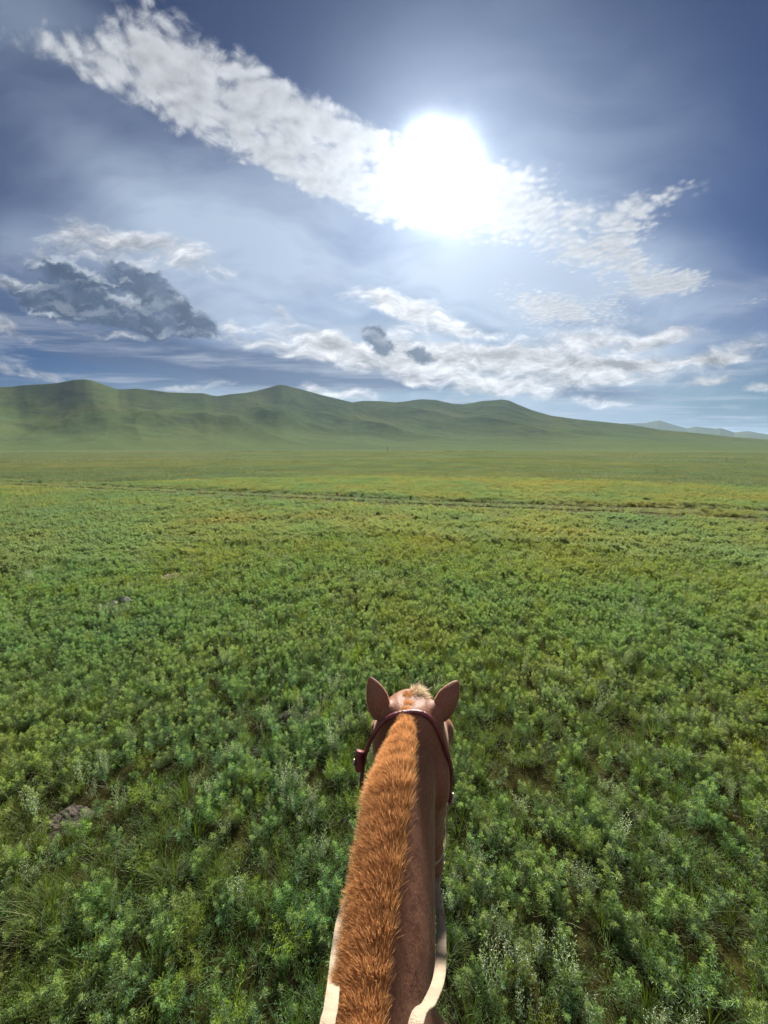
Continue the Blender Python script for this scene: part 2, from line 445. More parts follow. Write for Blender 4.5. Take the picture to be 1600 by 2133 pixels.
# ------------------------------------------------------------------ ground sheet
def ground_material():
    m, n = new_mat('steppe_ground')
    geo = n.n('ShaderNodeNewGeometry'); pos = geo.outputs['Position']
    far = meadow_colour(n, pos, 1.05)
    dist = n.v('LENGTH', pos)
    soil_n = n.noise(pos, 6.0, 5, 0.65)
    soil = n.mix(n.ss(soil_n, 0.35, 0.65), (0.018, 0.015, 0.007), (0.032, 0.032, 0.010))
    veryfar = n.noise(n.mapping(pos, (0, 0, 0), (0, 0, 0), (0.5, 1.0, 1)), 0.011, 4, 0.55)
    far = n.mix(n.ss(veryfar, 0.42, 0.60, 0.0, 0.5), far, (0.145, 0.150, 0.042))
    far = n.mix(n.ss(n.noise(pos, 0.35, 6, 0.7), 0.38, 0.60, 0.35, 0.0), far, (0.05, 0.085, 0.03))
    far = n.mix(n.ss(n.noise(pos, 0.006, 3, 0.5), 0.35, 0.65, 0.55, 0.95), far, (0.080, 0.108, 0.068))
    strip = n.noise(n.mapping(pos, (40, 10, 0), (0, 0, 0.06), (0.25, 1.0, 1)), 0.03, 5, 0.6)
    far = n.mix(n.ss(strip, 0.52, 0.66, 0.0, 0.7), far, (0.125, 0.130, 0.055))
    far = n.mix(n.ss(strip, 0.30, 0.44, 0.6, 0.0), far, (0.055, 0.095, 0.060))
    far = n.v('SCALE', far, scale=0.86)
    c = n.mix(n.ss(dist, 30.0, 170.0), soil, far)
    pr = n.n('ShaderNodeBsdfPrincipled'); n.put(pr.inputs['Base Color'], c)
    pr.inputs['Roughness'].default_value = 1.0; pr.inputs['Specular IOR Level'].default_value = 0.0
    b = n.n('ShaderNodeBump'); b.inputs['Strength'].default_value = 0.7; b.inputs['Distance'].default_value = 0.10
    n.put(b.inputs['Height'], n.m('ADD', n.noise(pos, 4.0, 6, 0.7), n.m('MULTIPLY', n.noise(pos, 0.6, 3, 0.6), 2.0)))
    n.t.links.new(b.outputs[0], pr.inputs['Normal'])
    o = n.n('ShaderNodeOutputMaterial'); n.t.links.new(pr.outputs[0], o.inputs[0])
    return m
MAT_GROUND = ground_material()

def ground_z(x, y):
    """low swells of the plain"""
    d = np.hypot(x, y)
    a = fbm2(np.asarray(x) * 0.11, np.asarray(y) * 0.11, 3, seed=3) * 0.05
    b = fbm2(np.asarray(x) * 0.012 + 9, np.asarray(y) * 0.016 + 2, 3, seed=4) * 0.45 * np.clip((d - 25) / 160, 0, 1)
    return a + b

rr = np.concatenate([np.linspace(0.01, 12, 60), np.geomspace(12.3, 8800, 200)])
aa = np.linspace(0, 2 * np.pi, 361)
Rg, Ag = np.meshgrid(rr, aa, indexing='ij')
Xg, Yg = Rg * np.sin(Ag), Rg * np.cos(Ag)
Zg = ground_z(Xg, Yg) * np.clip((6000 - Rg) / 3000, 0, 1)
Zg[:, -1] = Zg[:, 0]
ground = tag(grid_obj('ground', np.stack([Xg, Yg, Zg], -1), MAT_GROUND), kind='structure')
ground['label'] = 'flat green steppe plain stretching to the foot of the hills'

# ------------------------------------------------------------------ two wheel ruts crossing the plain
def track_line(pts):
    P = [on_ground(*p) for p in pts]
    P[0:0] = [P[0] + (P[0] - P[1]) * 4]
    P.append(P[-1] + (P[-1] - P[-2]) * 3)
    return [(p.x, p.y) for p in P]
RUTS = [track_line([(0, 1004), (300, 1018), (600, 1032), (900, 1045), (1200, 1056), (1600, 1066)]),
        track_line([(0, 1010), (300, 1025), (600, 1041), (900, 1055), (1200, 1067), (1600, 1084)])]
RUT_W = [0.40, 0.52]

def dist_to_line(x, y, line):
    x = np.asarray(x, float); y = np.asarray(y, float)
    best = np.full(x.shape, 1e9)
    for (ax, ay), (bx, by) in zip(line[:-1], line[1:]):
        vx, vy = bx - ax, by - ay
        t = np.clip(((x - ax) * vx + (y - ay) * vy) / (vx * vx + vy * vy), 0, 1)
        best = np.minimum(best, np.hypot(x - ax - t * vx, y - ay - t * vy))
    return best

mt, nt = new_mat('rut_soil')
pos = nt.n('ShaderNodeNewGeometry').outputs['Position']
cc = nt.mix(nt.ss(nt.noise(pos, 1.3, 6, 0.7), 0.40, 0.62), (0.080, 0.080, 0.044), (0.050, 0.060, 0.026))
pr = nt.n('ShaderNodeBsdfPrincipled'); nt.put(pr.inputs['Base Color'], cc); pr.inputs['Roughness'].default_value = 1.0; pr.inputs['Specular IOR Level'].default_value = 0.0
bb = nt.n('ShaderNodeBump'); bb.inputs['Strength'].default_value = 0.6; bb.inputs['Distance'].default_value = 0.03
nt.put(bb.inputs['Height'], nt.noise(pos, 14.0, 5, 0.65)); nt.t.links.new(bb.outputs[0], pr.inputs['Normal'])
oo = nt.n('ShaderNodeOutputMaterial'); nt.t.links.new(pr.outputs[0], oo.inputs[0])

bm = bmesh.new()
for line, w in zip(RUTS, RUT_W):
    pts = []
    for (ax, ay), (bx, by) in zip(line[:-1], line[1:]):
        k = max(2, int(math.hypot(bx - ax, by - ay) / 0.8))
        for i in range(k): pts.append((ax + (bx - ax) * i / k, ay + (by - ay) * i / k))
    rows = []
    for i in range(1, len(pts) - 1):
        tx, ty = pts[i + 1][0] - pts[i - 1][0], pts[i + 1][1] - pts[i - 1][1]
        L = math.hypot(tx, ty); nx, ny = -ty / L, tx / L
        row = []
        for j, (f, dz_) in enumerate([(-1, 0.004), (-0.5, 0.012), (0, 0.008), (0.5, 0.012), (1, 0.004)]):
            ww = w * (1 + 0.18 * mnoise.noise((pts[i][0] * 0.5, pts[i][1] * 0.5, j)))
            x, y = pts[i][0] + nx * f * ww, pts[i][1] + ny * f * ww
            row.append(bm.verts.new((x, y, float(ground_z(np.array([x]), np.array([y]))[0]) + dz_)))
        rows.append(row)
    for r0, r1 in zip(rows[:-1], rows[1:]):
        for j in range(4): bm.faces.new((r0[j], r0[j + 1], r1[j + 1], r1[j]))
me = bpy.data.meshes.new('dirt_track'); bm.to_mesh(me); bm.free(); me.materials.append(mt)
o = bpy.data.objects.new('dirt_track', me); COL.objects.link(o)
tag(o, 'pair of worn wheel ruts running across the plain', kind='structure')

# ------------------------------------------------------------------ hills
def hill_material(name, tint, k):
    m, n = new_mat(name)
    geo = n.n('ShaderNodeNewGeometry'); pos = geo.outputs['Position']
    a = n.noise(n.v('MULTIPLY', pos, (1, 1, 1)), 0.004, 6, 0.6)
    b = n.noise(pos, 0.035, 6, 0.68)
    d = n.noise(pos, 0.25, 4, 0.7)
    c = n.ramp(n.m('ADD', n.m('MULTIPLY', a, 0.6), n.m('MULTIPLY', b, 0.4)),
               [(0.36, (0.070 * k, 0.110 * k, 0.050 * k)), (0.48, (0.095 * k, 0.140 * k, 0.052 * k)), (0.60, (0.135 * k, 0.160 * k, 0.055 * k))])
    c = n.mix(n.ss(d, 0.35, 0.6, 0.45, 0.0), c, (0.05 * k, 0.075 * k, 0.035 * k))
    c = n.mix(n.ss(n.noise(pos, 0.011, 4, 0.6), 0.55, 0.68, 0.0, 0.55), c, (0.05 * k, 0.06 * k, 0.045 * k))
    lush = n.ss(n.m('ADD', n.sep(pos)[2], n.m('MULTIPLY', a, 60.0)), 10.0, 120.0, 0.5, 0.0)
    c = n.mix(lush, c, (0.095, 0.130, 0.062))
    pr = n.n('ShaderNodeBsdfPrincipled'); n.put(pr.inputs['Base Color'], c)
    pr.inputs['Roughness'].default_value = 1.0; pr.inputs['Specular IOR Level'].default_value = 0.0
    bu = n.n('ShaderNodeBump'); bu.inputs['Strength'].default_value = 0.5; bu.inputs['Distance'].default_value = 4.5
    n.put(bu.inputs['Height'], n.noise(pos, 0.05, 7, 0.7)); n.t.links.new(bu.outputs[0], pr.inputs['Normal'])
    o = n.n('ShaderNodeOutputMaterial'); n.t.links.new(pr.outputs[0], o.inputs[0])
    return m
MAT_HILL = hill_material('hill_grass', None, 0.50)

def az_el(px, py):
    d = ray(px, py); return math.atan2(d.x, d.y), d.z / math.hypot(d.x, d.y)

def crest(points, left, right):
    P = left + [az_el(*p) for p in points] + right
    return np.array([p[0] for p in P]), np.array([p[1] for p in P])

near_crest = crest([(0, 806), (30, 805), (50, 802), (90, 800), (120, 798), (140, 794), (155, 791), (175, 790), (190, 792), (215, 801), (245, 811), (262, 811), (280, 809), (320, 813), (350, 817), (380, 818), (425, 819), (442, 824), (455, 825),
                    (480, 821), (505, 819), (530, 815), (550, 810), (565, 806), (578, 802), (587, 801), (600, 804), (625, 810), (650, 817), (675, 824), (700, 830), (735, 838), (755, 835), (780, 835), (800, 836), (825, 838), (845, 836), (862, 833),
                    (880, 831.5), (910, 833), (925, 837), (945, 841), (965, 842), (985, 839), (1005, 835), (1025, 834), (1045, 832), (1060, 834), (1080, 843), (1110, 855), (1150, 866), (1200, 873), (1250, 878), (1300, 883), (1340, 889), (1375, 895),
                    (1450, 902), (1525, 910), (1600, 916)],
                   [(-2.2, 0.03), (-1.6, 0.06), (-1.25, 0.10), (-1.0, 0.085)], [(0.95, 0.008), (1.2, 0.02), (1.6, 0.05), (2.2, 0.03)])

def hill_sheet(name, crest_pts, r_foot, r_crest, r_back, seed, bump_h, n_az, n_r, az0, az1, mat, foot_wave=0.12, pw=1.7):
    az = np.linspace(az0, az1, n_az)
    E = np.interp(az, *crest_pts)
    kern = np.hanning(5); kern /= kern.sum()
    E = np.convolve(np.pad(E, 2, mode='edge'), kern, mode='valid')
    wob = fbm2(az * 3.1 + 4, az * 0 + seed, 3, seed=seed)
    Rc = r_crest * (1 + 0.13 * wob)
    Rf = r_foot * (1 + foot_wave * fbm2(az * 2.3, az * 0 + 1.5, 3, seed=seed + 1))
    t1 = np.linspace(0, 1, n_r)
    t2 = np.linspace(0, 1, n_r // 3)[1:]
    H = E * Rc + CAM_Z
    rows = []
    for t in t1:
        r = Rf + (Rc - Rf) * t
        rows.append((r, t, 0))
    for t in t2:
        rows.append((Rc + (r_back - r_crest) * t, 1.0, t))
    P = np.zeros((len(rows), n_az, 3))
    for i, (r, t, tb) in enumerate(rows):
        x, y = r * np.sin(az), r * np.cos(az)
        if tb == 0:
            base = H * (0.30 * t + 0.70 * t ** 2.4) if pw is None else H * t ** pw
            s = 1.0 / (r_crest * 0.22)
            spur = fbm2(x * s * 0.8 + 0.5 * y * s, y * s * 0.45, 4, seed=seed + 2, ridged=True, gain=0.36)
            small = fbm2(x * s * 4, y * s * 4, 4, seed=seed + 5)
            env = (t ** 0.8) * (1 - t ** 3)
            z = base + (spur - 0.45) * bump_h * env * 1.6 * np.clip(H / H.max() * 1.5, 0.1, 1) + small * bump_h * 0.14 * np.sqrt(t) * (1 - t ** 6)
            z = z + (E * 0.0)
            tm = 0.56 + 0.13 * fbm2(az * 4.2 + 2, az * 0 + 7, 2, seed=seed + 3)
            z = z + H * 0.085 * np.exp(-((t - tm) / 0.11) ** 2) * np.clip(0.35 + fbm2(az * 5, az * 0 + 3, 3, seed=seed + 4), 0, 1) * 1.5
            z = z - 1.2 * (1 - t) ** 6
        else:
            z = H * (1 - tb ** 1.5 * 1.02)
        P[i, :, 0], P[i, :, 1], P[i, :, 2] = x, y, z
    return grid_obj(name, P, mat)

hills = hill_sheet('hills', near_crest, 640, 1500, 2300, 11, 34, 1700, 110, -1.9, 1.9, MAT_HILL, pw=None)
tag(hills, 'long row of rounded grassy hills rising behind the plain', kind='structure')
far_crest = crest([(1180, 905), (1240, 893), (1300, 882), (1345, 881), (1360, 878), (1372, 875.5), (1385, 879), (1400, 884), (1430, 892), (1442, 890), (1450, 888.5), (1462, 890), (1475, 891), (1490, 893), (1502, 891.5), (1512, 895), (1530, 901),
                   (1545, 899), (1560, 898), (1570, 900), (1580, 902), (1600, 905)],
                  [(-0.2, 0.0), (0.2, 0.0)], [(0.84, 0.028), (0.92, 0.035), (1.0, 0.02), (1.3, 0.04), (1.6, 0.03)])
fh = hill_sheet('distant_hills', far_crest, 3600, 5200, 7000, 31, 60, 700, 60, 0.25, 1.6, MAT_HILL)
tag(fh, 'faint far hills showing beyond the right end of the near ridge', kind='structure')

# ------------------------------------------------------------------ cut earth bank far out on the plain
mb = simple_mat('bank_earth', (0.05, 0.048, 0.03), 0.95, vary=0.5, vscale=0.6)
V, Fc = [], []
prev = None
for i in range(260):
    px = 200 + i * 3.2
    if 245 < px < 300 or 705 < px < 760 or 860 < px < 930: prev = None; continue
    base = on_ground(px, 941.5 + 0.5 * math.sin(px * 0.01))
    base.z = float(ground_z(np.array([base.x]), np.array([base.y]))[0])
    h = max(0.05, 0.42 + 0.35 * mnoise.noise((px * 0.05, 3.3, 0)) + 0.15 * mnoise.noise((px * 0.3, 1.3, 0))) * (1.0 if px > 480 else 0.7)
    wob = 3.0 * mnoise.noise((px * 0.04, 8.1, 0))
    k = len(V)
    V += [(base.x, base.y + wob, base.z - 0.3), (base.x, base.y + wob + 0.35, base.z + h), (base.x, base.y + wob + 6, base.z + h * 0.9), (base.x, base.y + wob + 18, base.z - 0.1)]
    if prev is not None:
        for j in range(3): Fc.append((prev + j, k + j, k + j + 1, prev + j + 1))
    prev = k
me = bpy.data.meshes.new('stream_bank'); me.from_pydata(V, [], Fc); me.update()
me.materials.append(mb); me.materials.append(MAT_GROUND)
for k, p in enumerate(me.polygons): p.material_index = 0 if k % 3 == 0 else 1
o = bpy.data.objects.new('stream_bank', me); COL.objects.link(o)
tag(o, 'low dark cut bank of a dry stream far across the plain', kind='structure')
# ------------------------------------------------------------------ the horse
def at_depth(px, py, d):
    """world point seen at a photo position, d metres along the line of sight's axis"""
    r_ = ray(px, py)
    return Vector((r_.x * d, r_.y * d, CAM_Z + r_.z * d))

def coat_material():
    m, n = new_mat('chestnut_coat')
    tcn = n.n('ShaderNodeTexCoord'); ob = tcn.outputs['Object']
    a = n.noise(ob, 5.0, 4, 0.6)
    # short hairs lie along the neck: stretched noise
    hair = n.noise(n.mapping(ob, (0, 0, 0), (0.3, 0, 0), (1, 0.35, 1)), 420.0, 3, 0.7)
    c = n.mix(n.ss(a, 0.35, 0.65), (0.118, 0.040, 0.020), (0.165, 0.062, 0.033))
    c = n.mix(n.ss(hair, 0.40, 0.68, 0.0, 0.55), c, (0.29, 0.135, 0.082))
    c = n.mix(n.ss(n.noise(ob, 150.0, 3, 0.7), 0.45, 0.75, 0.0, 0.4), c, (0.07, 0.024, 0.012))
    pr = n.n('ShaderNodeBsdfPrincipled'); n.put(pr.inputs['Base Color'], c)
    pr.inputs['Roughness'].default_value = 0.55; pr.inputs['Specular IOR Level'].default_value = 0.22
    pr.inputs['Sheen Weight'].default_value = 0.25; pr.inputs['Sheen Roughness'].default_value = 0.35
    n.put(pr.inputs['Sheen Tint'], (1.0, 0.75, 0.6, 1))
    b = n.n('ShaderNodeBump'); b.inputs['Strength'].default_value = 0.45; b.inputs['Distance'].default_value = 0.002
    n.put(b.inputs['Height'], n.m('ADD', hair, n.m('ADD', n.m('MULTIPLY', n.noise(ob, 30.0, 3, 0.6), 2.5), n.m('MULTIPLY', n.noise(n.mapping(ob, (0, 0, 0), (0.3, 0, 0), (1, 0.25, 1)), 14.0, 3, 0.6), 9.0))))
    n.t.links.new(b.outputs[0], pr.inputs['Normal'])
    o = n.n('ShaderNodeOutputMaterial'); n.t.links.new(pr.outputs[0], o.inputs[0])
    return m

def hair_material(name, root, mid, tip, trans=0.48):
    m, n = new_mat(name)
    at = n.n('ShaderNodeAttribute', attribute_name='along'); al = at.outputs['Fac']
    rn = n.n('ShaderNodeAttribute', attribute_name='shade').outputs['Fac']
    c = n.ramp(al, [(0.0, root), (0.55, mid), (1.0, tip)])
    hs = n.n('ShaderNodeHueSaturation'); n.put(hs.inputs['Color'], c)
    n.put(hs.inputs['Value'], n.m('MULTIPLY_ADD', rn, 0.7, 0.62)); n.put(hs.inputs['Hue'], n.m('MULTIPLY_ADD', rn, 0.02, 0.49))
    pr = n.n('ShaderNodeBsdfPrincipled'); n.put(pr.inputs['Base Color'], hs.outputs[0])
    pr.inputs['Roughness'].default_value = 0.45; pr.inputs['Specular IOR Level'].default_value = 0.3
    tr = n.n('ShaderNodeBsdfTranslucent'); n.put(tr.inputs[0], hs.outputs[0])
    mx = n.n('ShaderNodeMixShader'); mx.inputs[0].default_value = trans
    n.t.links.new(pr.outputs[0], mx.inputs[1]); n.t.links.new(tr.outputs[0], mx.inputs[2])
    o = n.n('ShaderNodeOutputMaterial'); n.t.links.new(mx.outputs[0], o.inputs[0])
    return m

MAT_COAT = coat_material()
MAT_MANE = hair_material('mane_hair', (0.34, 0.135, 0.042), (0.56, 0.250, 0.080), (0.72, 0.40, 0.175))
MAT_FORE = hair_material('forelock_hair', (0.30, 0.12, 0.04), (0.62, 0.45, 0.26), (0.90, 0.82, 0.64))
MAT_LEATHER = simple_mat('oxblood_leather', (0.15, 0.022, 0.030), 0.40, bump=0.4, bscale=120, vary=0.5, vscale=25, spec=0.5)
MAT_REIN = simple_mat('cream_webbing', (0.36, 0.29, 0.215), 0.9, bump=0.6, bscale=300, vary=0.22, vscale=22, spec=0.15)
MAT_METAL = simple_mat('worn_nickel', (0.55, 0.54, 0.52), 0.30, metallic=1.0, vary=0.3, vscale=80)
MAT_HOOF = simple_mat('hoof_horn', (0.06, 0.045, 0.035), 0.5, bump=0.3, bscale=60, vary=0.4, vscale=30)
MAT_EYE = simple_mat('dark_eye', (0.012, 0.008, 0.006), 0.08, spec=0.8)
MAT_TAIL = hair_material('tail_hair', (0.16, 0.055, 0.018), (0.30, 0.115, 0.030), (0.40, 0.18, 0.05))

# ---- body as overlapping lofts, fused by remeshing into one skin
HV, HF = [], []
def loft(secs, nseg=28, cap=True):
    """secs: (centre, right, up, half width, half height, top narrowing)"""
    k0 = len(HV)
    for (c, r, u, hw, hh, nar) in secs:
        c, r, u = Vector(c), Vector(r).normalized(), Vector(u).normalized()
        for i in range(nseg):
            a = 2 * math.pi * i / nseg
            ca, sa = math.cos(a), math.sin(a)
            wx = hw * ca * (1 - nar * max(0.0, sa) ** 2)
            HV.append(c + r * wx + u * hh * sa)
    for s in range(len(secs) - 1):
        for i in range(nseg):
            j = (i + 1) % nseg
            a = k0 + s * nseg
            HF.append((a + i, a + j, a + nseg + j, a + nseg + i))
    if cap:
        HF.append(tuple(k0 + i for i in range(nseg))[::-1])
        e = k0 + (len(secs) - 1) * nseg
        HF.append(tuple(e + i for i in range(nseg)))

def resample(secs, n):
    """Catmull-Rom through numeric section rows"""
    A = np.array(secs, float); out_ = []
    m_ = len(A)
    for q in np.linspace(0, m_ - 1, n):
        i = min(int(q), m_ - 2); t = q - i
        p0, p1, p2, p3 = A[max(i - 1, 0)], A[i], A[i + 1], A[min(i + 2, m_ - 1)]
        out_.append(0.5 * (2 * p1 + (p2 - p0) * t + (2 * p0 - 5 * p1 + 4 * p2 - p3) * t * t + (3 * p1 - p0 - 3 * p2 + p3) * t ** 3))
    return np.array(out_)

# crest of the neck: x, y, z, half width, half depth
CREST = [(-0.022, 0.10, 1.345, 0.180, 0.280), (-0.018, 0.28, 1.362, 0.135, 0.245), (-0.016, 0.445, 1.400, 0.098, 0.205), (0.013, 0.60, 1.450, 0.083, 0.168),
         (0.044, 0.75, 1.500, 0.070, 0.142), (0.064, 0.87, 1.542, 0.068, 0.120), (0.075, 0.94, 1.555, 0.068, 0.095)]
CR = resample(CREST, 26)
secs = []
for i, r_ in enumerate(CR):
    d = (Vector(CR[min(i + 1, 25)][:3]) - Vector(CR[max(i - 1, 0)][:3])).normalized()
    right = d.cross(Vector((0, 0, 1))).normalized(); up = right.cross(d).normalized()
    secs.append((Vector(r_[:3]) - up * r_[4], right, up, r_[3], r_[4], 0.60))
loft(secs)
# head, hanging from the poll, muzzle a little to the right
HEAD = [(0.076, 0.962, 1.566, 0.040, 0.050), (0.075, 0.972, 1.540, 0.072, 0.082), (0.075, 0.985, 1.49, 0.096, 0.108), (0.076, 0.985, 1.42, 0.111, 0.122), (0.084, 0.978, 1.35, 0.104, 0.124),
        (0.096, 0.968, 1.27, 0.085, 0.106), (0.106, 0.960, 1.19, 0.069, 0.080), (0.113, 0.952, 1.12, 0.060, 0.066), (0.116, 0.946, 1.06, 0.058, 0.062), (0.117, 0.942, 1.022, 0.050, 0.055), (0.117, 0.940, 0.998, 0.030, 0.034)]
HR = resample(HEAD, 30)
loft([((r_[0], r_[1], r_[2]), (1, 0, 0), (0, 1, 0), r_[3], r_[4], 0.22) for r_ in HR])
# brow ridges over the eyes
def blobm(c, rx, ry, rz, n=14):
    rows = []
    for i in range(n + 1):
        a = math.pi * i / n
        rows.append(((c[0], c[1], c[2] + rz * math.cos(a)), (1, 0, 0), (0, 1, 0), max(1e-4, rx * math.sin(a)), max(1e-4, ry * math.sin(a)), 0))
    loft(rows, 16)
blobm((0.178, 1.02, 1.425), 0.030, 0.036, 0.045); blobm((-0.012, 1.02, 1.425), 0.030, 0.036, 0.045)
blobm((0.150, 0.925, 1.36), 0.030, 0.070, 0.085); blobm((0.012, 0.925, 1.36), 0.030, 0.070, 0.085)
# nostrils and lips
blobm((0.150, 0.985, 1.045), 0.020, 0.022, 0.024); blobm((0.084, 0.985, 1.045), 0.020, 0.022, 0.024); blobm((0.117, 0.925, 1.015), 0.034, 0.030, 0.022)
# bases of the ears
blobm((0.144, 0.960, 1.526), 0.028, 0.028, 0.040); blobm((0.003, 0.960, 1.526), 0.028, 0.028, 0.040)
# trunk: along y, widths and heights
TR = [(0.0, 0.60, 1.08, 0.06, 0.08), (0.0, 0.57, 1.09, 0.13, 0.17), (0.0, 0.48, 1.08, 0.195, 0.235), (-0.01, 0.34, 1.06, 0.220, 0.275), (-0.01, 0.12, 1.045, 0.235, 0.300), (0, -0.15, 1.03, 0.270, 0.290), (0, -0.45, 1.02, 0.285, 0.285),
      (0, -0.75, 1.04, 0.265, 0.270), (0, -0.98, 1.07, 0.255, 0.265), (0, -1.18, 1.06, 0.215, 0.235), (0, -1.32, 1.03, 0.13, 0.16), (0, -1.37, 1.02, 0.04, 0.05)]
loft([((r_[0], r_[1], r_[2]), (1, 0, 0), (0, 0, 1), r_[3], r_[4], 0.12) for r_ in resample(TR, 34)], 36)
# legs: x, y, z, half width, half depth
def leg(sx, rows): loft([((sx * r_[0], r_[1], r_[2]), (1, 0, 0), (0, 1, 0), r_[3], r_[4], 0) for r_ in resample(rows, 34)], 20)
FORE = [(0.13, 0.40, 1.12, 0.090, 0.14), (0.145, 0.38, 0.95, 0.080, 0.105), (0.145, 0.38, 0.80, 0.058, 0.075), (0.142, 0.385, 0.62, 0.045, 0.052), (0.140, 0.39, 0.47, 0.042, 0.046), (0.140, 0.388, 0.40, 0.036, 0.038),
        (0.140, 0.385, 0.28, 0.026, 0.030), (0.140, 0.385, 0.17, 0.027, 0.032), (0.140, 0.385, 0.135, 0.034, 0.038), (0.140, 0.405, 0.08, 0.028, 0.031), (0.140, 0.425, 0.035, 0.040, 0.046)]
HIND = [(0.12, -0.98, 1.15, 0.12, 0.20), (0.145, -1.00, 0.98, 0.115, 0.19), (0.150, -1.02, 0.82, 0.085, 0.135), (0.145, -1.08, 0.66, 0.055, 0.080), (0.140, -1.15, 0.54, 0.042, 0.058), (0.138, -1.17, 0.47, 0.038, 0.048),
        (0.138, -1.15, 0.36, 0.029, 0.036), (0.138, -1.13, 0.20, 0.029, 0.034), (0.138, -1.12, 0.145, 0.036, 0.040), (0.138, -1.095, 0.085, 0.029, 0.032), (0.138, -1.075, 0.035, 0.042, 0.047)]
for sx in (1, -1): leg(sx, FORE); leg(sx, HIND)

tmp = mesh_obj('horse_blank', HV, HF)
bmt = bmesh.new(); bmt.from_mesh(tmp.data); bmesh.ops.recalc_face_normals(bmt, faces=bmt.faces); bmt.to_mesh(tmp.data); bmt.free()
rm = tmp.modifiers.new('fuse', 'REMESH'); rm.mode = 'VOXEL'; rm.voxel_size = 0.0075
sm = tmp.modifiers.new('soft', 'SMOOTH'); sm.factor = 0.5; sm.iterations = 14
dg = bpy.context.evaluated_depsgraph_get()
skin = bpy.data.meshes.new_from_object(tmp.evaluated_get(dg))
bpy.data.objects.remove(tmp)

# ---- ears, part of the same skin: cupped leaves seen from behind
def ear(side):
    V, Fq = [], []
    base = Vector((0.152, 0.952, 1.520)) if side > 0 else Vector((-0.009, 0.952, 1.520)); tip = Vector((0.216, 0.998, 1.598)) if side > 0 else Vector((-0.046, 0.998, 1.611))
    ax = (tip - base); L = ax.length; ax.normalize()
    back = Vector((side * 0.25, -0.85, 0.48)); back = (back - ax * back.dot(ax)).normalized()     # the back of the ear faces the rider
    lat = ax.cross(back).normalized()
    nt_, ns = 22, 14
    for layer in (0, 1):
        for i in range(nt_):
            t = i / (nt_ - 1)
            w = np.interp(t, [0, .12, .3, .5, .7, .85, .95, 1.0], [.020, .028, .0335, .0325, .0250, .0165, .0088, .0016])
            wrap = np.interp(t, [0, .3, 1], [2.5, 2.15, 1.5])      # half angle of the cup in radians at the base
            c = base + ax * (L * t) + lat * (side * -0.010 * math.sin(t * 2.4)) + back * (0.006 * math.sin(t * 3.1))
            th = (0.0035 if layer else 0.0) * min(1.0, (1.02 - t) * 8)
            for j in range(ns):
                a = (j / (ns - 1) * 2 - 1) * wrap * 0.62
                rr_ = w - th
                V.append(c + lat * math.sin(a) * rr_ / max(0.55, math.sin(min(wrap * 0.62, 1.57))) + back * (math.cos(a) - 0.35) * rr_ * 0.85)
    def idx(l, i, j): return l * nt_ * ns + i * ns + j
    for i in range(nt_ - 1):
        for j in range(ns - 1):
            Fq.append((idx(0, i, j), idx(0, i + 1, j), idx(0, i + 1, j + 1), idx(0, i, j + 1)))
            Fq.append((idx(1, i, j), idx(1, i, j + 1), idx(1, i + 1, j + 1), idx(1, i + 1, j)))
        Fq.append((idx(0, i, 0), idx(1, i, 0), idx(1, i + 1, 0), idx(0, i + 1, 0)))
        Fq.append((idx(0, i, ns - 1), idx(0, i + 1, ns - 1), idx(1, i + 1, ns - 1), idx(1, i, ns - 1)))
    return V, Fq
bmt = bmesh.new(); bmt.from_mesh(skin)
for side in (1, -1):
    V, Fq = ear(side)
    vs = [bmt.verts.new(v) for v in V]
    for f in Fq:
        try: bmt.faces.new([vs[q] for q in f])
        except ValueError: pass
bmesh.ops.recalc_face_normals(bmt, faces=bmt.faces)
bmt.to_mesh(skin); bmt.free()
skin.name = 'body'; skin.materials.clear(); skin.materials.append(MAT_COAT)
skin.polygons.foreach_set('use_smooth', np.ones(len(skin.polygons), dtype=bool))

horse = bpy.data.objects.new('horse', None); COL.objects.link(horse)
tag(horse, 'chestnut horse seen from the saddle, ears pricked, wearing a dark red bridle', 'horse')
body = bpy.data.objects.new('body', skin); COL.objects.link(body); body.parent = horse

def lathe_y(name, c, r, mat, parent, sx=1.0, sz=1.0):
    bm = bmesh.new(); bmesh.ops.create_uvsphere(bm, u_segments=20, v_segments=14, radius=r)
    for v in bm.verts: v.co = Vector((v.co.x * sx, v.co.y, v.co.z * sz)) + Vector(c)
    me = bpy.data.meshes.new(name); bm.to_mesh(me); bm.free(); me.materials.append(mat)
    me.polygons.foreach_set('use_smooth', [True] * len(me.polygons))
    o = bpy.data.objects.new(name, me); COL.objects.link(o); o.parent = parent; return o
lathe_y('eye', (0.186, 1.035, 1.405), 0.022, MAT_EYE, horse, 0.7); lathe_y('eye', (-0.018, 1.035, 1.405), 0.022, MAT_EYE, horse, 0.7)

def hoof(x, y):
    k0V, kF = [], []
    rows = [(0.0, 0.058, 0.066, 0.012), (0.012, 0.057, 0.064, 0.010), (0.050, 0.046, 0.052, 0.0), (0.062, 0.038, 0.042, -0.004)]
    n = 20
    for (z, a, b, fy) in rows:
        for i in range(n):
            t = 2 * math.pi * i / n
            k0V.append((x + a * math.cos(t), y + fy + b * math.sin(t) * (1.0 if math.sin(t) > 0 else 0.78), z))
    for s in range(len(rows) - 1):
        for i in range(n):
            j = (i + 1) % n; kF.append((s * n + i, s * n + j, (s + 1) * n + j, (s + 1) * n + i))
    kF.append(tuple(range(n))[::-1]); kF.append(tuple((len(rows) - 1) * n + i for i in range(n)))
    mesh_obj('hoof', k0V, kF, MAT_HOOF, horse, smooth=False)
for sx in (1, -1): hoof(sx * 0.140, 0.425); hoof(sx * 0.138, -1.075)

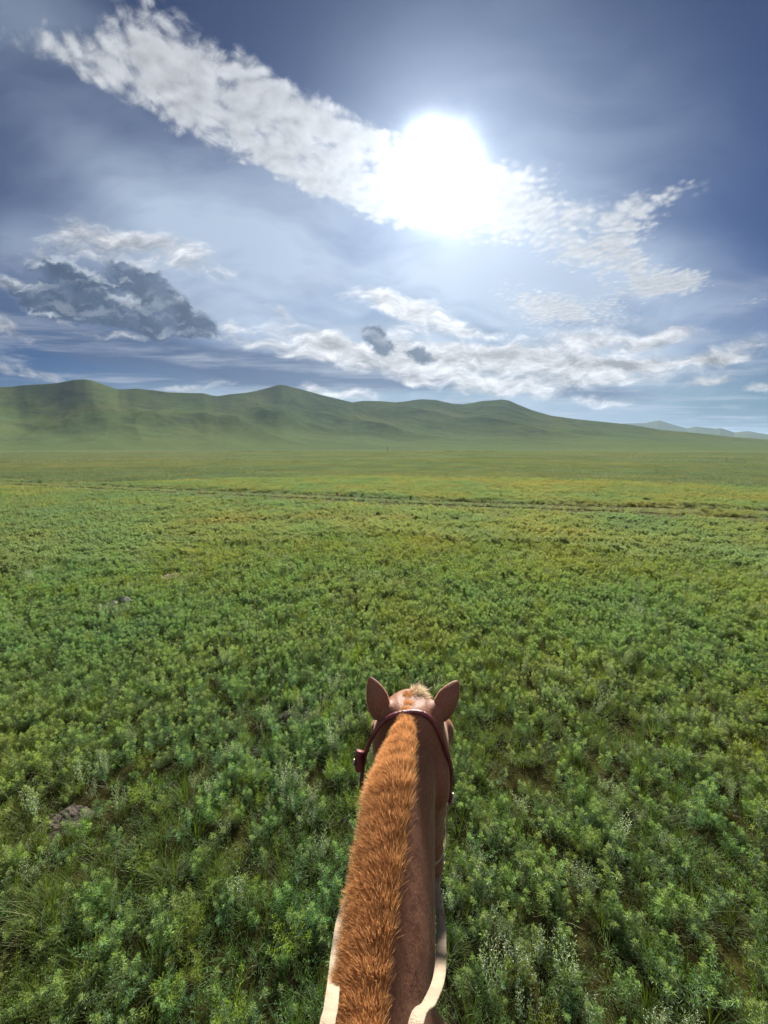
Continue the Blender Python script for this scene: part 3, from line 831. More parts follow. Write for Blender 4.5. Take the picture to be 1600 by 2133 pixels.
# ---- hair: tapered ribbons carrying two attributes, along (root to tip) and shade (per lock)
def hair_mesh(name, roots, dirs, lengths, widths, mat, parent, seg=4, droop=0.3, sway=0.25, shade=None, seed=5, clump=0.0):
    g = np.random.default_rng(seed)
    k = len(roots)
    side = np.cross(dirs, g.normal(size=(k, 3))); side /= np.linalg.norm(side, axis=1, keepdims=True)
    p = roots.copy(); d = dirs.copy()
    curl = g.normal(size=(k, 3))
    rings = []
    for s in range(seg + 1):
        t = s / seg
        w = widths * (1 - t ** 2.2) ** 0.8 * 0.5 + 0.00008
        rings.append(np.stack([p - side * w[:, None], p + side * w[:, None]], 1))
        d = d + curl * sway / seg + np.array([0, 0, -droop / seg]); d /= np.linalg.norm(d, axis=1, keepdims=True)
        p = p + d * (lengths / seg)[:, None]
    P = np.stack(rings, 1)                                     # k, seg+1, 2, 3
    me = bpy.data.meshes.new(name)
    nv = k * (seg + 1) * 2
    me.vertices.add(nv); me.vertices.foreach_set('co', P.reshape(-1).astype(np.float32))
    idx = np.arange(nv).reshape(k, seg + 1, 2)
    q = np.stack([idx[:, :-1, 0], idx[:, :-1, 1], idx[:, 1:, 1], idx[:, 1:, 0]], -1).reshape(-1, 4)
    me.loops.add(q.size); me.loops.foreach_set('vertex_index', q.reshape(-1).astype(np.int32))
    me.polygons.add(len(q)); me.polygons.foreach_set('loop_start', np.arange(0, q.size, 4, dtype=np.int32))
    me.update(calc_edges=True)
    al = np.broadcast_to((np.arange(seg + 1) / seg)[None, :, None], (k, seg + 1, 2)).reshape(-1)
    a_ = me.attributes.new('along', 'FLOAT', 'POINT'); a_.data.foreach_set('value', al.astype(np.float32))
    sh = shade if shade is not None else g.random(k)
    a_ = me.attributes.new('shade', 'FLOAT', 'POINT'); a_.data.foreach_set('value', np.repeat(sh, (seg + 1) * 2).astype(np.float32))
    me.materials.append(mat)
    o = bpy.data.objects.new(name, me); COL.objects.link(o); o.parent = parent
    return o

g = np.random.default_rng(5)
KM = 120000
# position along the crest: y from behind the frame up to the poll
yy = 0.16 + (0.985 - 0.16) * g.random(KM) ** 0.95
crx = np.interp(yy, CR[:, 1], CR[:, 0]); crz = np.interp(yy, CR[:, 1], CR[:, 2])
wroot = np.interp(yy, [0.16, 0.70, 0.86, 0.985], [0.016, 0.017, 0.013, 0.010])
crz = crz + np.interp(yy, [0.93, 0.985], [0, 0.008])
uu = g.random(KM) * 2 - 1
roots = np.stack([crx - 0.004 + uu * wroot, yy, crz - 0.004 - 0.10 * (uu * wroot) ** 2 / 0.02], 1)
lock = fbm2(roots[:, 0] * 150, roots[:, 1] * 75, 3, seed=9); lock2 = fbm2(roots[:, 0] * 130 + 31, roots[:, 1] * 62 + 7, 3, seed=10)
wave = fbm2(roots[:, 1] * 9, roots[:, 1] * 0 + 3, 3, seed=12)
leanmax = np.interp(yy, [0.16, 0.45, 0.6, 0.75, 0.88, 0.965], [44, 46, 46, 38, 13, 3])
crimp = np.sin(roots[:, 1] * 2 * np.pi / 0.031 + 5 * fbm2(roots[:, 0] * 30, roots[:, 1] * 12, 2, seed=14))
phi = np.radians(leanmax * 0.78 - uu * leanmax * 0.72 + lock * 16 + g.normal(size=KM) * 8 + wave * 6)
fwd = np.radians(np.interp(yy, [0.16, 0.8, 0.93, 0.965], [20, 22, 42, 66]) + lock2 * 17 + crimp * 9 + g.normal(size=KM) * 6)
dirs = np.stack([-np.sin(phi), np.sin(fwd) * np.cos(phi), np.cos(phi) * np.cos(fwd)], 1)
dirs /= np.linalg.norm(dirs, axis=1, keepdims=True)
ln = np.interp(yy, [0.16, 0.45, 0.62, 0.74, 0.83, 0.90, 0.965], [0.052, 0.056, 0.069, 0.076, 0.050, 0.028, 0.022])
ln = ln * (0.90 + 0.10 * g.random(KM) + 0.13 * lock + 0.05 * crimp) * (1 - 0.16 * uu.clip(0, 1))
shade = np.clip(0.5 + 0.35 * lock2 + 0.16 * g.normal(size=KM), 0, 1)
mane = hair_mesh('mane', roots, dirs, ln, 0.00045 + 0.0004 * g.random(KM), MAT_MANE, horse, 4, 0.22, 0.28, shade)
# forelock: brown at the root, bleached tips blown to the right
KF = 2600
roots = np.stack([0.088 + 0.008 * g.normal(size=KF), 0.992 + 0.010 * g.normal(size=KF), np.full(KF, 1.560)], 1)
dirs = np.stack([0.70 + 0.40 * g.normal(size=KF), 0.6 + 0.3 * g.normal(size=KF), 0.28 + 0.22 * g.normal(size=KF)], 1)
dirs /= np.linalg.norm(dirs, axis=1, keepdims=True)
hair_mesh('forelock', roots, dirs, 0.017 + 0.022 * g.random(KF), 0.0009 + 0.0004 * g.random(KF), MAT_FORE, horse, 4, 0.8, 0.6, g.random(KF), seed=8)
# tail
KT = 7000
roots = np.array([0, -1.355, 1.10]) + g.normal(size=(KT, 3)) * np.array([0.016, 0.012, 0.03])
dirs = np.stack([0.14 * g.normal(size=KT), -0.65 + 0.2 * g.normal(size=KT), 0.05 + 0.15 * g.normal(size=KT)], 1)
dirs /= np.linalg.norm(dirs, axis=1, keepdims=True)
hair_mesh('tail', roots, dirs, 0.72 + 0.22 * g.random(KT), 0.002 + 0.001 * g.random(KT), MAT_TAIL, horse, 9, 4.2, 0.25, g.random(KT), seed=9)

# ------------------------------------------------------------------ tack
def sweep(pts, prof, closed=False, n=None, up=None, twist=None):
    """sweep a flat or round profile [(a, b)...] along a smooth path; returns verts, faces"""
    P = resample([tuple(p) for p in pts], n or len(pts) * 8)
    P = [Vector(p) for p in P]
    V, Fq = [], []
    m_ = len(prof)
    upv = Vector(up) if up is not None else None
    last = None
    for i, p in enumerate(P):
        t = (P[min(i + 1, len(P) - 1)] - P[max(i - 1, 0)]).normalized()
        if twist == 'level':                      # the flat strap keeps its width level, carried along the path
            lb_ = last if last is not None else Vector((1, 0, 0))
            b = lb_ + Vector((math.copysign(1, lb_.x) * 0.25 * (1 - abs(t.x)), 0, 0))
            b = (b - t * b.dot(t)).normalized(); a = b.cross(t).normalized(); last = b
            for (u, v) in prof: V.append(p + a * u + b * v)
            continue
        if callable(twist): ref = Vector(twist(p, i / (len(P) - 1)))
        elif upv is not None: ref = upv
        else: ref = last if last is not None else Vector((0, 0, 1))
        b = t.cross(ref).normalized(); a = b.cross(t).normalized()
        last = a
        for (u, v) in prof: V.append(p + a * u + b * v)
    for i in range(len(P) - 1):
        for j in range(m_):
            k = (j + 1) % m_
            Fq.append((i * m_ + j, i * m_ + k, (i + 1) * m_ + k, (i + 1) * m_ + j))
    Fq.append(tuple(range(m_))[::-1]); Fq.append(tuple((len(P) - 1) * m_ + j for j in range(m_)))
    return V, Fq
def round_prof(r, n=12, sq=1.0): return [(r * sq * math.cos(2 * math.pi * i / n), r * math.sin(2 * math.pi * i / n)) for i in range(n)]
def flat_prof(th, w):            # thickness along a, width along b, softened corners
    t, h, c = th / 2, w / 2, min(th, w) * 0.28
    return [(-t, -h + c), (-t, h - c), (-t + c, h), (t - c, h), (t, h - c), (t, -h + c), (t - c, -h), (-t + c, -h)]
def swept(name, pts, prof, mat, parent, **kw):
    V, Fq = sweep(pts, prof, **kw)
    o = mesh_obj(name, V, Fq, mat, parent, smooth=True); return o

from mathutils.bvhtree import BVHTree
_bv = BVHTree.FromPolygons([v.co for v in skin.vertices], [tuple(p.vertices) for p in skin.polygons])
def drape(pts, r, n=70):
    """lift a strap's path so that it lies on the skin"""
    out_ = []
    for p in resample([tuple(p) for p in pts], n):
        p = Vector(p)
        loc, nn, _, _ = _bv.find_nearest(p)
        if (p - loc).dot(nn) < r * 0.75: p = loc + nn * r * 0.75
        out_.append(p)
    for _ in range(3):
        out_ = [out_[0]] + [(out_[i - 1] + out_[i] * 2 + out_[i + 1]) / 4 for i in range(1, len(out_) - 1)] + [out_[-1]]
    return out_
HC = Vector((0.078, 0.96, 1.40))
def outward(p, t): return (p - Vector((0.080, 0.955, p.z))).normalized() if p.z < 1.53 else (p - HC).normalized()
bridle = bpy.data.objects.new('bridle', None); COL.objects.link(bridle)
bridle.location = (0.078, 0.93, 1.568)
bridle_inv = Matrix.Translation(bridle.location).inverted()
tag(bridle, 'dark red rolled leather bridle round the head of the chestnut horse', 'bridle')
def bpart(o): o.matrix_parent_inverse = bridle_inv; return o
crown = [at_y(753, 1640, 0.935), at_y(755, 1605, 0.928), at_y(763, 1565, 0.920), at_y(778, 1530, 0.915), at_y(800, 1501, 0.915), at_y(830, 1486, 0.915), at_y(850, 1486, 0.915), at_y(868, 1485, 0.915),
         at_y(892, 1493, 0.915), at_y(910, 1520, 0.915), at_y(922, 1555, 0.918), at_y(930, 1595, 0.922), at_y(934, 1630, 0.928), at_y(934, 1656, 0.935)]
crown_on = drape(crown, 0.0075)
bpart(swept('crown_strap', crown_on, round_prof(0.0064, 14, 0.85), MAT_LEATHER, bridle, n=160, twist=outward))
# left side: folded strap end, keeper and round stud
lb = at_y(754, 1583, 0.922)
bpart(swept('keeper', [lb + Vector((-0.004, -0.004, 0.030)), lb + Vector((-0.007, -0.006, 0.018)), lb + Vector((-0.007, -0.006, -0.004)), lb + Vector((-0.006, -0.005, -0.026))],
            flat_prof(0.022, 0.016), MAT_LEATHER, bridle, n=36, up=(-1, 0, 0)))
o = lathe_y('stud', lb + Vector((-0.020, -0.008, 0.0)), 0.0085, MAT_METAL, bridle, 0.45); bpart(o)
ring_l = Vector((0.057, 0.965, 1.065)); ring_r = Vector((0.174, 0.965, 1.065))
bpart(swept('cheek_strap', [crown_on[0], Vector((-0.046, 0.945, 1.30)), Vector((-0.022, 0.955, 1.22)), Vector((0.000, 0.965, 1.16)), Vector((0.048, 0.945, 1.09)), ring_l + Vector((0, 0, 0.02))], flat_prof(0.004, 0.016), MAT_LEATHER, bridle, n=50, twist=outward))
cs = swept('cheek_strap', [crown_on[-1], at_y(932, 1690, 0.945), at_y(930, 1730, 0.950), at_y(926, 1765, 0.950), ring_r + Vector((0, 0, 0.03))], flat_prof(0.004, 0.010), MAT_REIN, bridle, n=50, twist=outward)
cs['label'] = 'pale cord cheek piece below the right buckle'; bpart(cs)
# right buckle: dark block with a nickel frame
rb = crown_on[-1].copy()
bpart(swept('keeper', [rb + Vector((0.001, 0, 0.016)), rb + Vector((0.003, -0.002, 0)), rb + Vector((0.001, 0, -0.018))], flat_prof(0.008, 0.018), MAT_LEATHER, bridle, n=16, up=(1, 0, 0)))
fr = [rb + Vector((0.009, -0.006 + 0.010 * math.cos(a), 0.014 * math.sin(a) - 0.004)) for a in np.linspace(0, 2 * math.pi, 18)]
bpart(swept('buckle', fr, round_prof(0.0018, 8), MAT_METAL, bridle, n=40, up=(1, 0, 0)))
# brow band round the forehead in front of the ears, throat cord under the jaw
bpart(swept('brow_band', [Vector((-0.022, 0.965, 1.455)), Vector((-0.018, 1.045, 1.462)), Vector((0.03, 1.098, 1.470)), Vector((0.076, 1.108, 1.472)), Vector((0.12, 1.098, 1.470)), Vector((0.170, 1.045, 1.462)), Vector((0.174, 0.965, 1.455))], flat_prof(0.004, 0.016), MAT_LEATHER, bridle, n=50, twist=outward))
bpart(swept('throat_cord', [at_y(931, 1735, 0.93), at_y(926, 1765, 0.90), at_y(917, 1790, 0.87), at_y(903, 1806, 0.85), Vector((0.08, 0.80, 1.12)), Vector((0.0, 0.86, 1.17)), Vector((-0.025, 0.93, 1.26))], round_prof(0.0022, 8), MAT_METAL if False else MAT_REIN, bridle, n=70))
for c in (ring_l, ring_r):
    pts = [c + Vector((0, 0.017 * math.cos(a), 0.017 * math.sin(a))) for a in np.linspace(0, 2 * math.pi, 22)]
    bpart(swept('bit_ring', pts, round_prof(0.0025, 8), MAT_METAL, bridle, n=60, up=(1, 0, 0)))
bpart(swept('bit', [ring_l, Vector((0.116, 0.985, 1.055)), ring_r], round_prof(0.006, 10), MAT_METAL, bridle, n=20))

# reins: one flat webbing loop from ring to ring, lying over the withers
rp = [ring_r + Vector((-0.004, -0.012, -0.016)), at_depth(908, 1836, 1.06), at_depth(913, 1870, 0.96), at_depth(919, 1920, 0.85), at_depth(919, 1985, 0.74), at_depth(914, 2040, 0.65), at_depth(894, 2090, 0.57), at_depth(866, 2136, 0.50),
      Vector((0.018, 0.30, 1.475)), Vector((-0.015, 0.20, 1.445)), Vector((-0.060, 0.30, 1.475)), at_depth(681, 2160, 0.48), at_depth(689, 2100, 0.54), at_depth(696, 2040, 0.62), at_depth(703, 1970, 0.72), at_depth(716, 1900, 0.83), Vector((-0.060, 0.80, 1.17)), ring_l + Vector((0.002, -0.012, -0.012))]
def rein_face(p, t):
    w_ = min(1.0, max(0.0, (p.y - 0.20) / 0.22))
    return (Vector((0.10 * (1 if p.x > 0 else -1), 0.0, CAM_Z - 0.1)) - p).normalized() * w_ + Vector((0.0, -0.1, 1.0)) * (1 - w_)
V, Fq = sweep(rp, flat_prof(0.0035, 0.0205), n=200, twist='level')
ro = mesh_obj('reins', V, Fq, MAT_REIN, None, smooth=True)
tag(ro, 'cream flat webbing reins running back along both sides of the horse neck', 'reins')
# ------------------------------------------------------------------ air
m_h = bpy.data.materials.new('haze_air'); m_h.use_nodes = True
hn = NT(m_h.node_tree)
pv = hn.n('ShaderNodeVolumePrincipled')
pv.inputs['Color'].default_value = (0.55, 0.75, 1.0, 1)
pv.inputs['Density'].default_value = HAZE
pv.inputs['Anisotropy'].default_value = 0.35
ho = hn.n('ShaderNodeOutputMaterial'); hn.t.links.new(pv.outputs[0], ho.inputs['Volume'])
zlo = -3.5; zhi = max(float(max(v.co.z for v in o.data.vertices)) for o in (hills, fh)) + 12.0; hx = 9300.0
bmz = bmesh.new(); bmesh.ops.create_cube(bmz, size=1.0)
for v in bmz.verts:
    v.co = Vector((v.co.x * 2 * hx, v.co.y * 2 * hx, zlo if v.co.z < 0 else zhi))
meh = bpy.data.meshes.new('haze'); bmz.to_mesh(meh); bmz.free(); meh.materials.append(m_h)
oh = bpy.data.objects.new('haze', meh); COL.objects.link(oh)
tag(oh, 'thin bluish haze in the air over the plain and hills', kind='stuff')
# ------------------------------------------------------------------ plants of the steppe
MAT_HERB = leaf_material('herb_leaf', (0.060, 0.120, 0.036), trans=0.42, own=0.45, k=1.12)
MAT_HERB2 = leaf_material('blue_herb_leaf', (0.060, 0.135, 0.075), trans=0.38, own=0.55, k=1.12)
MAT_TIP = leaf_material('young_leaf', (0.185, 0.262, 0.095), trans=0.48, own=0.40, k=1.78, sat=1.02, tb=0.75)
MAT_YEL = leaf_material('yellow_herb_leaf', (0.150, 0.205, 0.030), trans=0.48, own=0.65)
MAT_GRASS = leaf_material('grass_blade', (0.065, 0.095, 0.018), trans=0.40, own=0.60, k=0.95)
MAT_SILVER = leaf_material('silver_herb_leaf', (0.15, 0.215, 0.155), trans=0.35, own=0.85)
MAT_BUD = leaf_material('seed_head', (0.50, 0.56, 0.48), trans=0.35, own=0.97, rough=0.35, spec=0.6)
MAT_DRY = leaf_material('dry_stalk', (0.34, 0.34, 0.17), trans=0.4, own=0.95)

def unit(v): return v / np.maximum(np.linalg.norm(v, axis=-1, keepdims=True), 1e-9)

def rhombs(base, direc, length, width, g, side=None, bend=0.15):
    """leaf quads: base, side, tip, side"""
    k = len(base)
    if side is None:
        side = unit(np.cross(direc, g.normal(size=(k, 3))))
    L = length[:, None]; Wd = width[:, None]
    up = np.zeros((k, 3)); up[:, 2] = 1
    mid = base + direc * L * 0.5
    tip = base + direc * L - up * L * bend
    return np.stack([base, mid + side * Wd * .5, tip, mid - side * Wd * .5], 1)

def ribbons(base, direc, length, width, g, seg=3, droop=0.4, sway=0.1):
    """curved grass blades as quads; returns (n, 4, 3)"""
    k = len(base)
    side = unit(np.cross(direc, np.array([0, 0, 1.0]) + 0.01 * g.normal(size=(k, 3))))
    p = base.copy(); d = direc.copy(); out_ = []
    w0 = width[:, None]
    hor = unit(np.stack([d[:, 0], d[:, 1], np.zeros(k)], 1) + 1e-6)
    for s in range(seg):
        d = unit(d + hor * droop / seg + np.array([0, 0, -droop * .6 / seg]) * (s + 1) / seg + g.normal(size=(k, 3)) * sway / seg)
        q = p + d * (length[:, None] / seg)
        w1 = width[:, None] * (1 - (s + 1) / seg) ** 0.7 if s < seg - 1 else width[:, None] * 0.08
        out_.append(np.stack([p - side * w0 / 2, p + side * w0 / 2, q + side * w1 / 2, q - side * w1 / 2], 1))
        p, w0 = q, w1
    return np.concatenate(out_)

def stems_of(g, n, h, spread, lean=0.55):
    a = g.random(n) * 2 * np.pi
    tilt = g.random(n) * lean
    base = np.stack([np.cos(a), np.sin(a), np.zeros(n)], 1) * (g.random(n)[:, None] * spread)
    d = unit(np.stack([np.cos(a) * tilt, np.sin(a) * tilt, np.ones(n)], 1))
    return base, d, h * (0.65 + 0.5 * g.random(n))

def herb(g, n_stem=7, h=0.17, leaves=13, leaflets=5, leaf_len=0.022, leaf_w=0.0035, spread=0.03, lean=0.6):
    """finely divided wormwood-like plant: leaves as little fans of narrow leaflets"""
    Q = []
    base, d, H = stems_of(g, n_stem, h, spread, lean)
    Q.append(ribbons(base, d, H, np.full(n_stem, 0.0028), g, 2, 0.1, 0.05))
    for s in range(n_stem):
        t = np.linspace(0.18, 1.0, leaves) + g.normal(size=leaves) * 0.02
        p = base[s] + d[s] * (H[s] * t)[:, None]
        a = np.arange(leaves) * 2.4 + g.random() * 6
        outd = np.stack([np.cos(a), np.sin(a), np.zeros(leaves)], 1)
        ld = unit(outd * (1.15 - 0.75 * t)[:, None] + d[s] * (0.35 + 0.75 * t)[:, None])
        Lf = leaf_len * (1.9 - 1.0 * t) * (0.8 + 0.4 * g.random(leaves))
        for k in range(leaflets):
            f = (k + 1) / leaflets
            bp = p + ld * (Lf * 0.9 * f)[:, None]
            sd_ = unit(np.cross(ld, d[s])) * (1 if k % 2 else -1)
            dd = unit(ld + sd_ * (0.9 if k < leaflets - 1 else 0.0) + g.normal(size=(leaves, 3)) * 0.25)
            Q.append(rhombs(bp, dd, Lf * (0.75 - 0.25 * f), np.full(leaves, leaf_w) * (0.8 + 0.4 * g.random(leaves)), g))
    return np.concatenate(Q)

def rosettes(g, n_stem=7, h=0.17, spread=0.03, lean=0.6, n_leaf=9, L=0.023, w=0.0036):
    """the young leaves crowning each stem"""
    base, d, H = stems_of(g, n_stem, h, spread, lean)
    Q = []
    for s in range(n_stem):
        for lvl in range(3):
            m_ = n_leaf
            a = np.arange(m_) * 2.4 + g.random() * 6
            outd = np.stack([np.cos(a), np.sin(a), np.zeros(m_)], 1)
            up_ = 0.25 + 0.55 * lvl
            ld = unit(outd + d[s] * up_ + g.normal(size=(m_, 3)) * 0.12)
            p = np.repeat((base[s] + d[s] * H[s] * (0.86 + 0.07 * lvl))[None], m_, 0)
            Lq = L * (1.15 - 0.28 * lvl) * (0.8 + 0.4 * g.random(m_))
            Q.append(rhombs(p, ld, Lq, np.full(m_, w), g, bend=0.25))
            Q.append(rhombs(p + ld * (Lq * .45)[:, None], unit(ld + g.normal(size=(m_, 3)) * 0.55), Lq * .6, np.full(m_, w * .8), g))
    return np.concatenate(Q)

def silver(g, n_stem=5, h=0.24):
    """thin grey-green stems with short side twigs ending in pale seed heads -> (green quads, pale quads)"""
    A, B = [], []
    base, d, H = stems_of(g, n_stem, h, 0.03, 0.45)
    A.append(ribbons(base, d, H, np.full(n_stem, 0.003), g, 3, 0.1, 0.1))
    for s in range(n_stem):
        m_ = 16
        t = np.linspace(0.15, 1.0, m_)
        p = base[s] + d[s] * (H[s] * t)[:, None]
        a = np.arange(m_) * 2.4 + g.random() * 6
        outd = np.stack([np.cos(a), np.sin(a), np.zeros(m_)], 1)
        ld = unit(outd * 0.7 + d[s] * (0.6 + 0.5 * t)[:, None])
        L = 0.030 * (1.3 - 0.8 * t)
        for k in range(3):
            A.append(rhombs(p + ld * (L * k * 0.28)[:, None], unit(ld + g.normal(size=(m_, 3)) * 0.4), L * 0.6, np.full(m_, 0.0038), g))
        tips = p + ld * L[:, None]
        up = t > 0.45
        for k in range(2):
            B.append(rhombs(tips[up] + g.normal(size=(up.sum(), 3)) * 0.003, unit(g.normal(size=(up.sum(), 3))), np.full(up.sum(), 0.0045), np.full(up.sum(), 0.0037), g, bend=0))
    return np.concatenate(A), np.concatenate(B)

def tuft(g, n=34, h=0.16, w=0.0022, spread=0.035, droop=0.35):
    a = g.random(n) * 2 * np.pi; tl = 0.1 + g.random(n) * 0.55
    base = np.stack([np.cos(a), np.sin(a), np.zeros(n)], 1) * (g.random(n)[:, None] * spread)
    d = unit(np.stack([np.cos(a) * tl, np.sin(a) * tl, np.ones(n)], 1))
    return ribbons(base, d, h * (0.45 + 0.7 * g.random(n)), w * (0.7 + 0.6 * g.random(n)), g, 3, droop, 0.3)

def proto(name, parts):
    """parts: list of (quads, material)"""
    V = np.concatenate([p[0] for p in parts]); mi = np.concatenate([np.full(len(p[0]), i) for i, p in enumerate(parts)])
    me = quads_mesh(name, V, 4, [p[1] for p in parts], mi)
    return bpy.data.objects.new(name, me)

def instancer(name, protos, pts, scale, rotz, tilt, idx, tone, label, cat):
    """ONE object: points that geometry nodes cover with copies of the plant meshes"""
    src = bpy.data.collections.new(name + '_plants')
    for p in sorted(protos, key=lambda q: q.name): src.objects.link(p)
    me = bpy.data.meshes.new(name)
    me.vertices.add(len(pts)); me.vertices.foreach_set('co', np.asarray(pts, np.float32).reshape(-1))
    def attr(nm, typ, data, key='value'):
        a_ = me.attributes.new(nm, typ, 'POINT'); a_.data.foreach_set(key, np.asarray(data).reshape(-1))
    attr('scl', 'FLOAT_VECTOR', np.asarray(scale, np.float32), 'vector')
    attr('rot', 'FLOAT_VECTOR', np.stack([tilt[:, 0], tilt[:, 1], rotz], 1).astype(np.float32), 'vector')
    attr('idx', 'INT', np.asarray(idx, np.int32))
    attr('tone', 'FLOAT', np.asarray(tone, np.float32))
    me.update()
    o = bpy.data.objects.new(name, me); COL.objects.link(o)
    ng = bpy.data.node_groups.new(name, 'GeometryNodeTree')
    ng.interface.new_socket('Geometry', in_out='INPUT', socket_type='NodeSocketGeometry')
    ng.interface.new_socket('Geometry', in_out='OUTPUT', socket_type='NodeSocketGeometry')
    N, L = ng.nodes, ng.links
    gi, go = N.new('NodeGroupInput'), N.new('NodeGroupOutput')
    ci = N.new('GeometryNodeCollectionInfo'); ci.inputs['Collection'].default_value = src
    ci.inputs['Separate Children'].default_value = True; ci.inputs['Reset Children'].default_value = True
    ip = N.new('GeometryNodeInstanceOnPoints'); ip.inputs['Pick Instance'].default_value = True
    def named(nm, typ):
        a_ = N.new('GeometryNodeInputNamedAttribute'); a_.data_type = typ; a_.inputs['Name'].default_value = nm
        return a_.outputs['Attribute']
    L.new(gi.outputs[0], ip.inputs['Points']); L.new(ci.outputs[0], ip.inputs['Instance'])
    L.new(named('idx', 'INT'), ip.inputs['Instance Index'])
    er = N.new('FunctionNodeEulerToRotation'); L.new(named('rot', 'FLOAT_VECTOR'), er.inputs[0])
    L.new(er.outputs[0], ip.inputs['Rotation'])
    L.new(named('scl', 'FLOAT_VECTOR'), ip.inputs['Scale'])
    L.new(ip.outputs[0], go.inputs[0])
    md = o.modifiers.new('plants', 'NODES'); md.node_group = ng
    tag(o, label, cat, kind='stuff')
    return o

# ---- bare spots where nothing grows: (px, py, rx, ry) as ground metres
BARE = []
def bare(px, py, rx, ry):
    p = on_ground(px, py); BARE.append((p.x, p.y, rx, ry)); return p
SPOT_MOUND = bare(128, 1708, 0.15, 0.12)
SPOT_MOUND2 = bare(600, 1490, 0.09, 0.07)
SPOT_SAND = bare(356, 1199, 0.20, 0.24)
SPOT_STONES = bare(253, 1258, 0.17, 0.15)

def keep(x, y, margin=0.0):
    ok = np.ones(len(x), bool)
    for line, w in zip(RUTS, RUT_W): ok &= dist_to_line(x, y, line) > w * 0.95 + margin
    for bx, by, rx, ry in BARE: ok &= ((x - bx) / rx) ** 2 + ((y - by) / ry) ** 2 > 1
    return ok

def scatter(g, density, r0, r1, half=R(62), full_r=3.2):
    """points in a wedge ahead, and all round close to the horse"""
    area = half * (r1 ** 2 - r0 ** 2)
    n = int(area * density)
    r = np.sqrt(r0 ** 2 + (r1 ** 2 - r0 ** 2) * g.random(n)); a = (g.random(n) * 2 - 1) * half
    x, y = r * np.sin(a), r * np.cos(a)
    if r0 < full_r:
        m_ = int(math.pi * full_r ** 2 * density)
        r = full_r * np.sqrt(g.random(m_)); a = g.random(m_) * 2 * np.pi
        x2, y2 = r * np.sin(a), r * np.cos(a)
        s = np.abs(a - 2 * np.pi * (a > np.pi)) > half
        x, y = np.concatenate([x, x2[s]]), np.concatenate([y, y2[s]])
    return x, y

g = np.random.default_rng(21)
herbs = []
for i in range(8):
    ns_, hh_ = int(g.integers(5, 9)), 0.125 + 0.035 * g.random()
    st0 = g.bit_generator.state                       # same stems for the leaves and for the rosettes
    body_q = herb(g, n_stem=ns_, h=hh_, leaves=12, leaflets=5, leaf_len=0.021, leaf_w=0.0032)
    g.bit_generator.state = st0
    tip_q = rosettes(g, ns_, hh_)
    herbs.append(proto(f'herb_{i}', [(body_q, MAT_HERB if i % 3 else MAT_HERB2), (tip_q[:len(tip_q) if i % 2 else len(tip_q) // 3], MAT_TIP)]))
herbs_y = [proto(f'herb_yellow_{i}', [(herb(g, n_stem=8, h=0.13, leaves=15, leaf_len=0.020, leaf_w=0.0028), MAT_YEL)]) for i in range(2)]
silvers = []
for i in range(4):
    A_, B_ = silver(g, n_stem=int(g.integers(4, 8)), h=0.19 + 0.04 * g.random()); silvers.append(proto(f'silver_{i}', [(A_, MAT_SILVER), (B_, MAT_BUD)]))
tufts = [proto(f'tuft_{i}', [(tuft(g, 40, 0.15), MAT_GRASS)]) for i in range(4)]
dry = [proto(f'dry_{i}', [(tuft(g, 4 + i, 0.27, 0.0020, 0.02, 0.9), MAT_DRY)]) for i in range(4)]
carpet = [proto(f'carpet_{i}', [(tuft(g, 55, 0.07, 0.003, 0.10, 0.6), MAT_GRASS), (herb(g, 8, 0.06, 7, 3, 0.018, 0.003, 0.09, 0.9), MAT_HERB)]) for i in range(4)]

def plant_layer(name, protos, density, r0, r1, smin, smax, label, cat, seed, clump=None, zs=1.0, out_gain=0.0, near_even=False):
    g = np.random.default_rng(seed)
    x, y = scatter(g, density, r0, r1)
    ok = keep(x, y) & (g.random(len(x)) < np.clip((r1 - np.hypot(x, y)) / 3.5, 0, 1))
    f = fbm2(x * 0.9 + seed, y * 0.9, 3, seed=seed) * 0.5 + 0.5
    if clump is not None: ok &= g.random(len(x)) < np.clip((f + out_gain * np.clip((np.hypot(x, y) - 2.5) / 3.0, 0, 1) - clump[0]) * clump[1], 0.03, 1)
    x, y, f = x[ok], y[ok], f[ok]
    n_ = len(x)
    s = (smin + (smax - smin) * g.random(n_)) * (0.78 + 0.44 * f)
    z = ground_z(x, y) - 0.004
    which = g.integers(0, len(protos), n_)
    if near_even: which = np.where(np.hypot(x, y) + g.normal(size=n_) * 0.8 < 4.0, which // 2 * 2, which)
    scl = np.stack([s, s, s * zs * (0.85 + 0.3 * g.random(n_))], 1)
    instancer(name, protos, np.stack([x, y, z], 1), scl, g.random(n_) * 6.283, g.normal(size=(n_, 2)) * 0.10, which, g.random(n_), label, cat)
    return n_

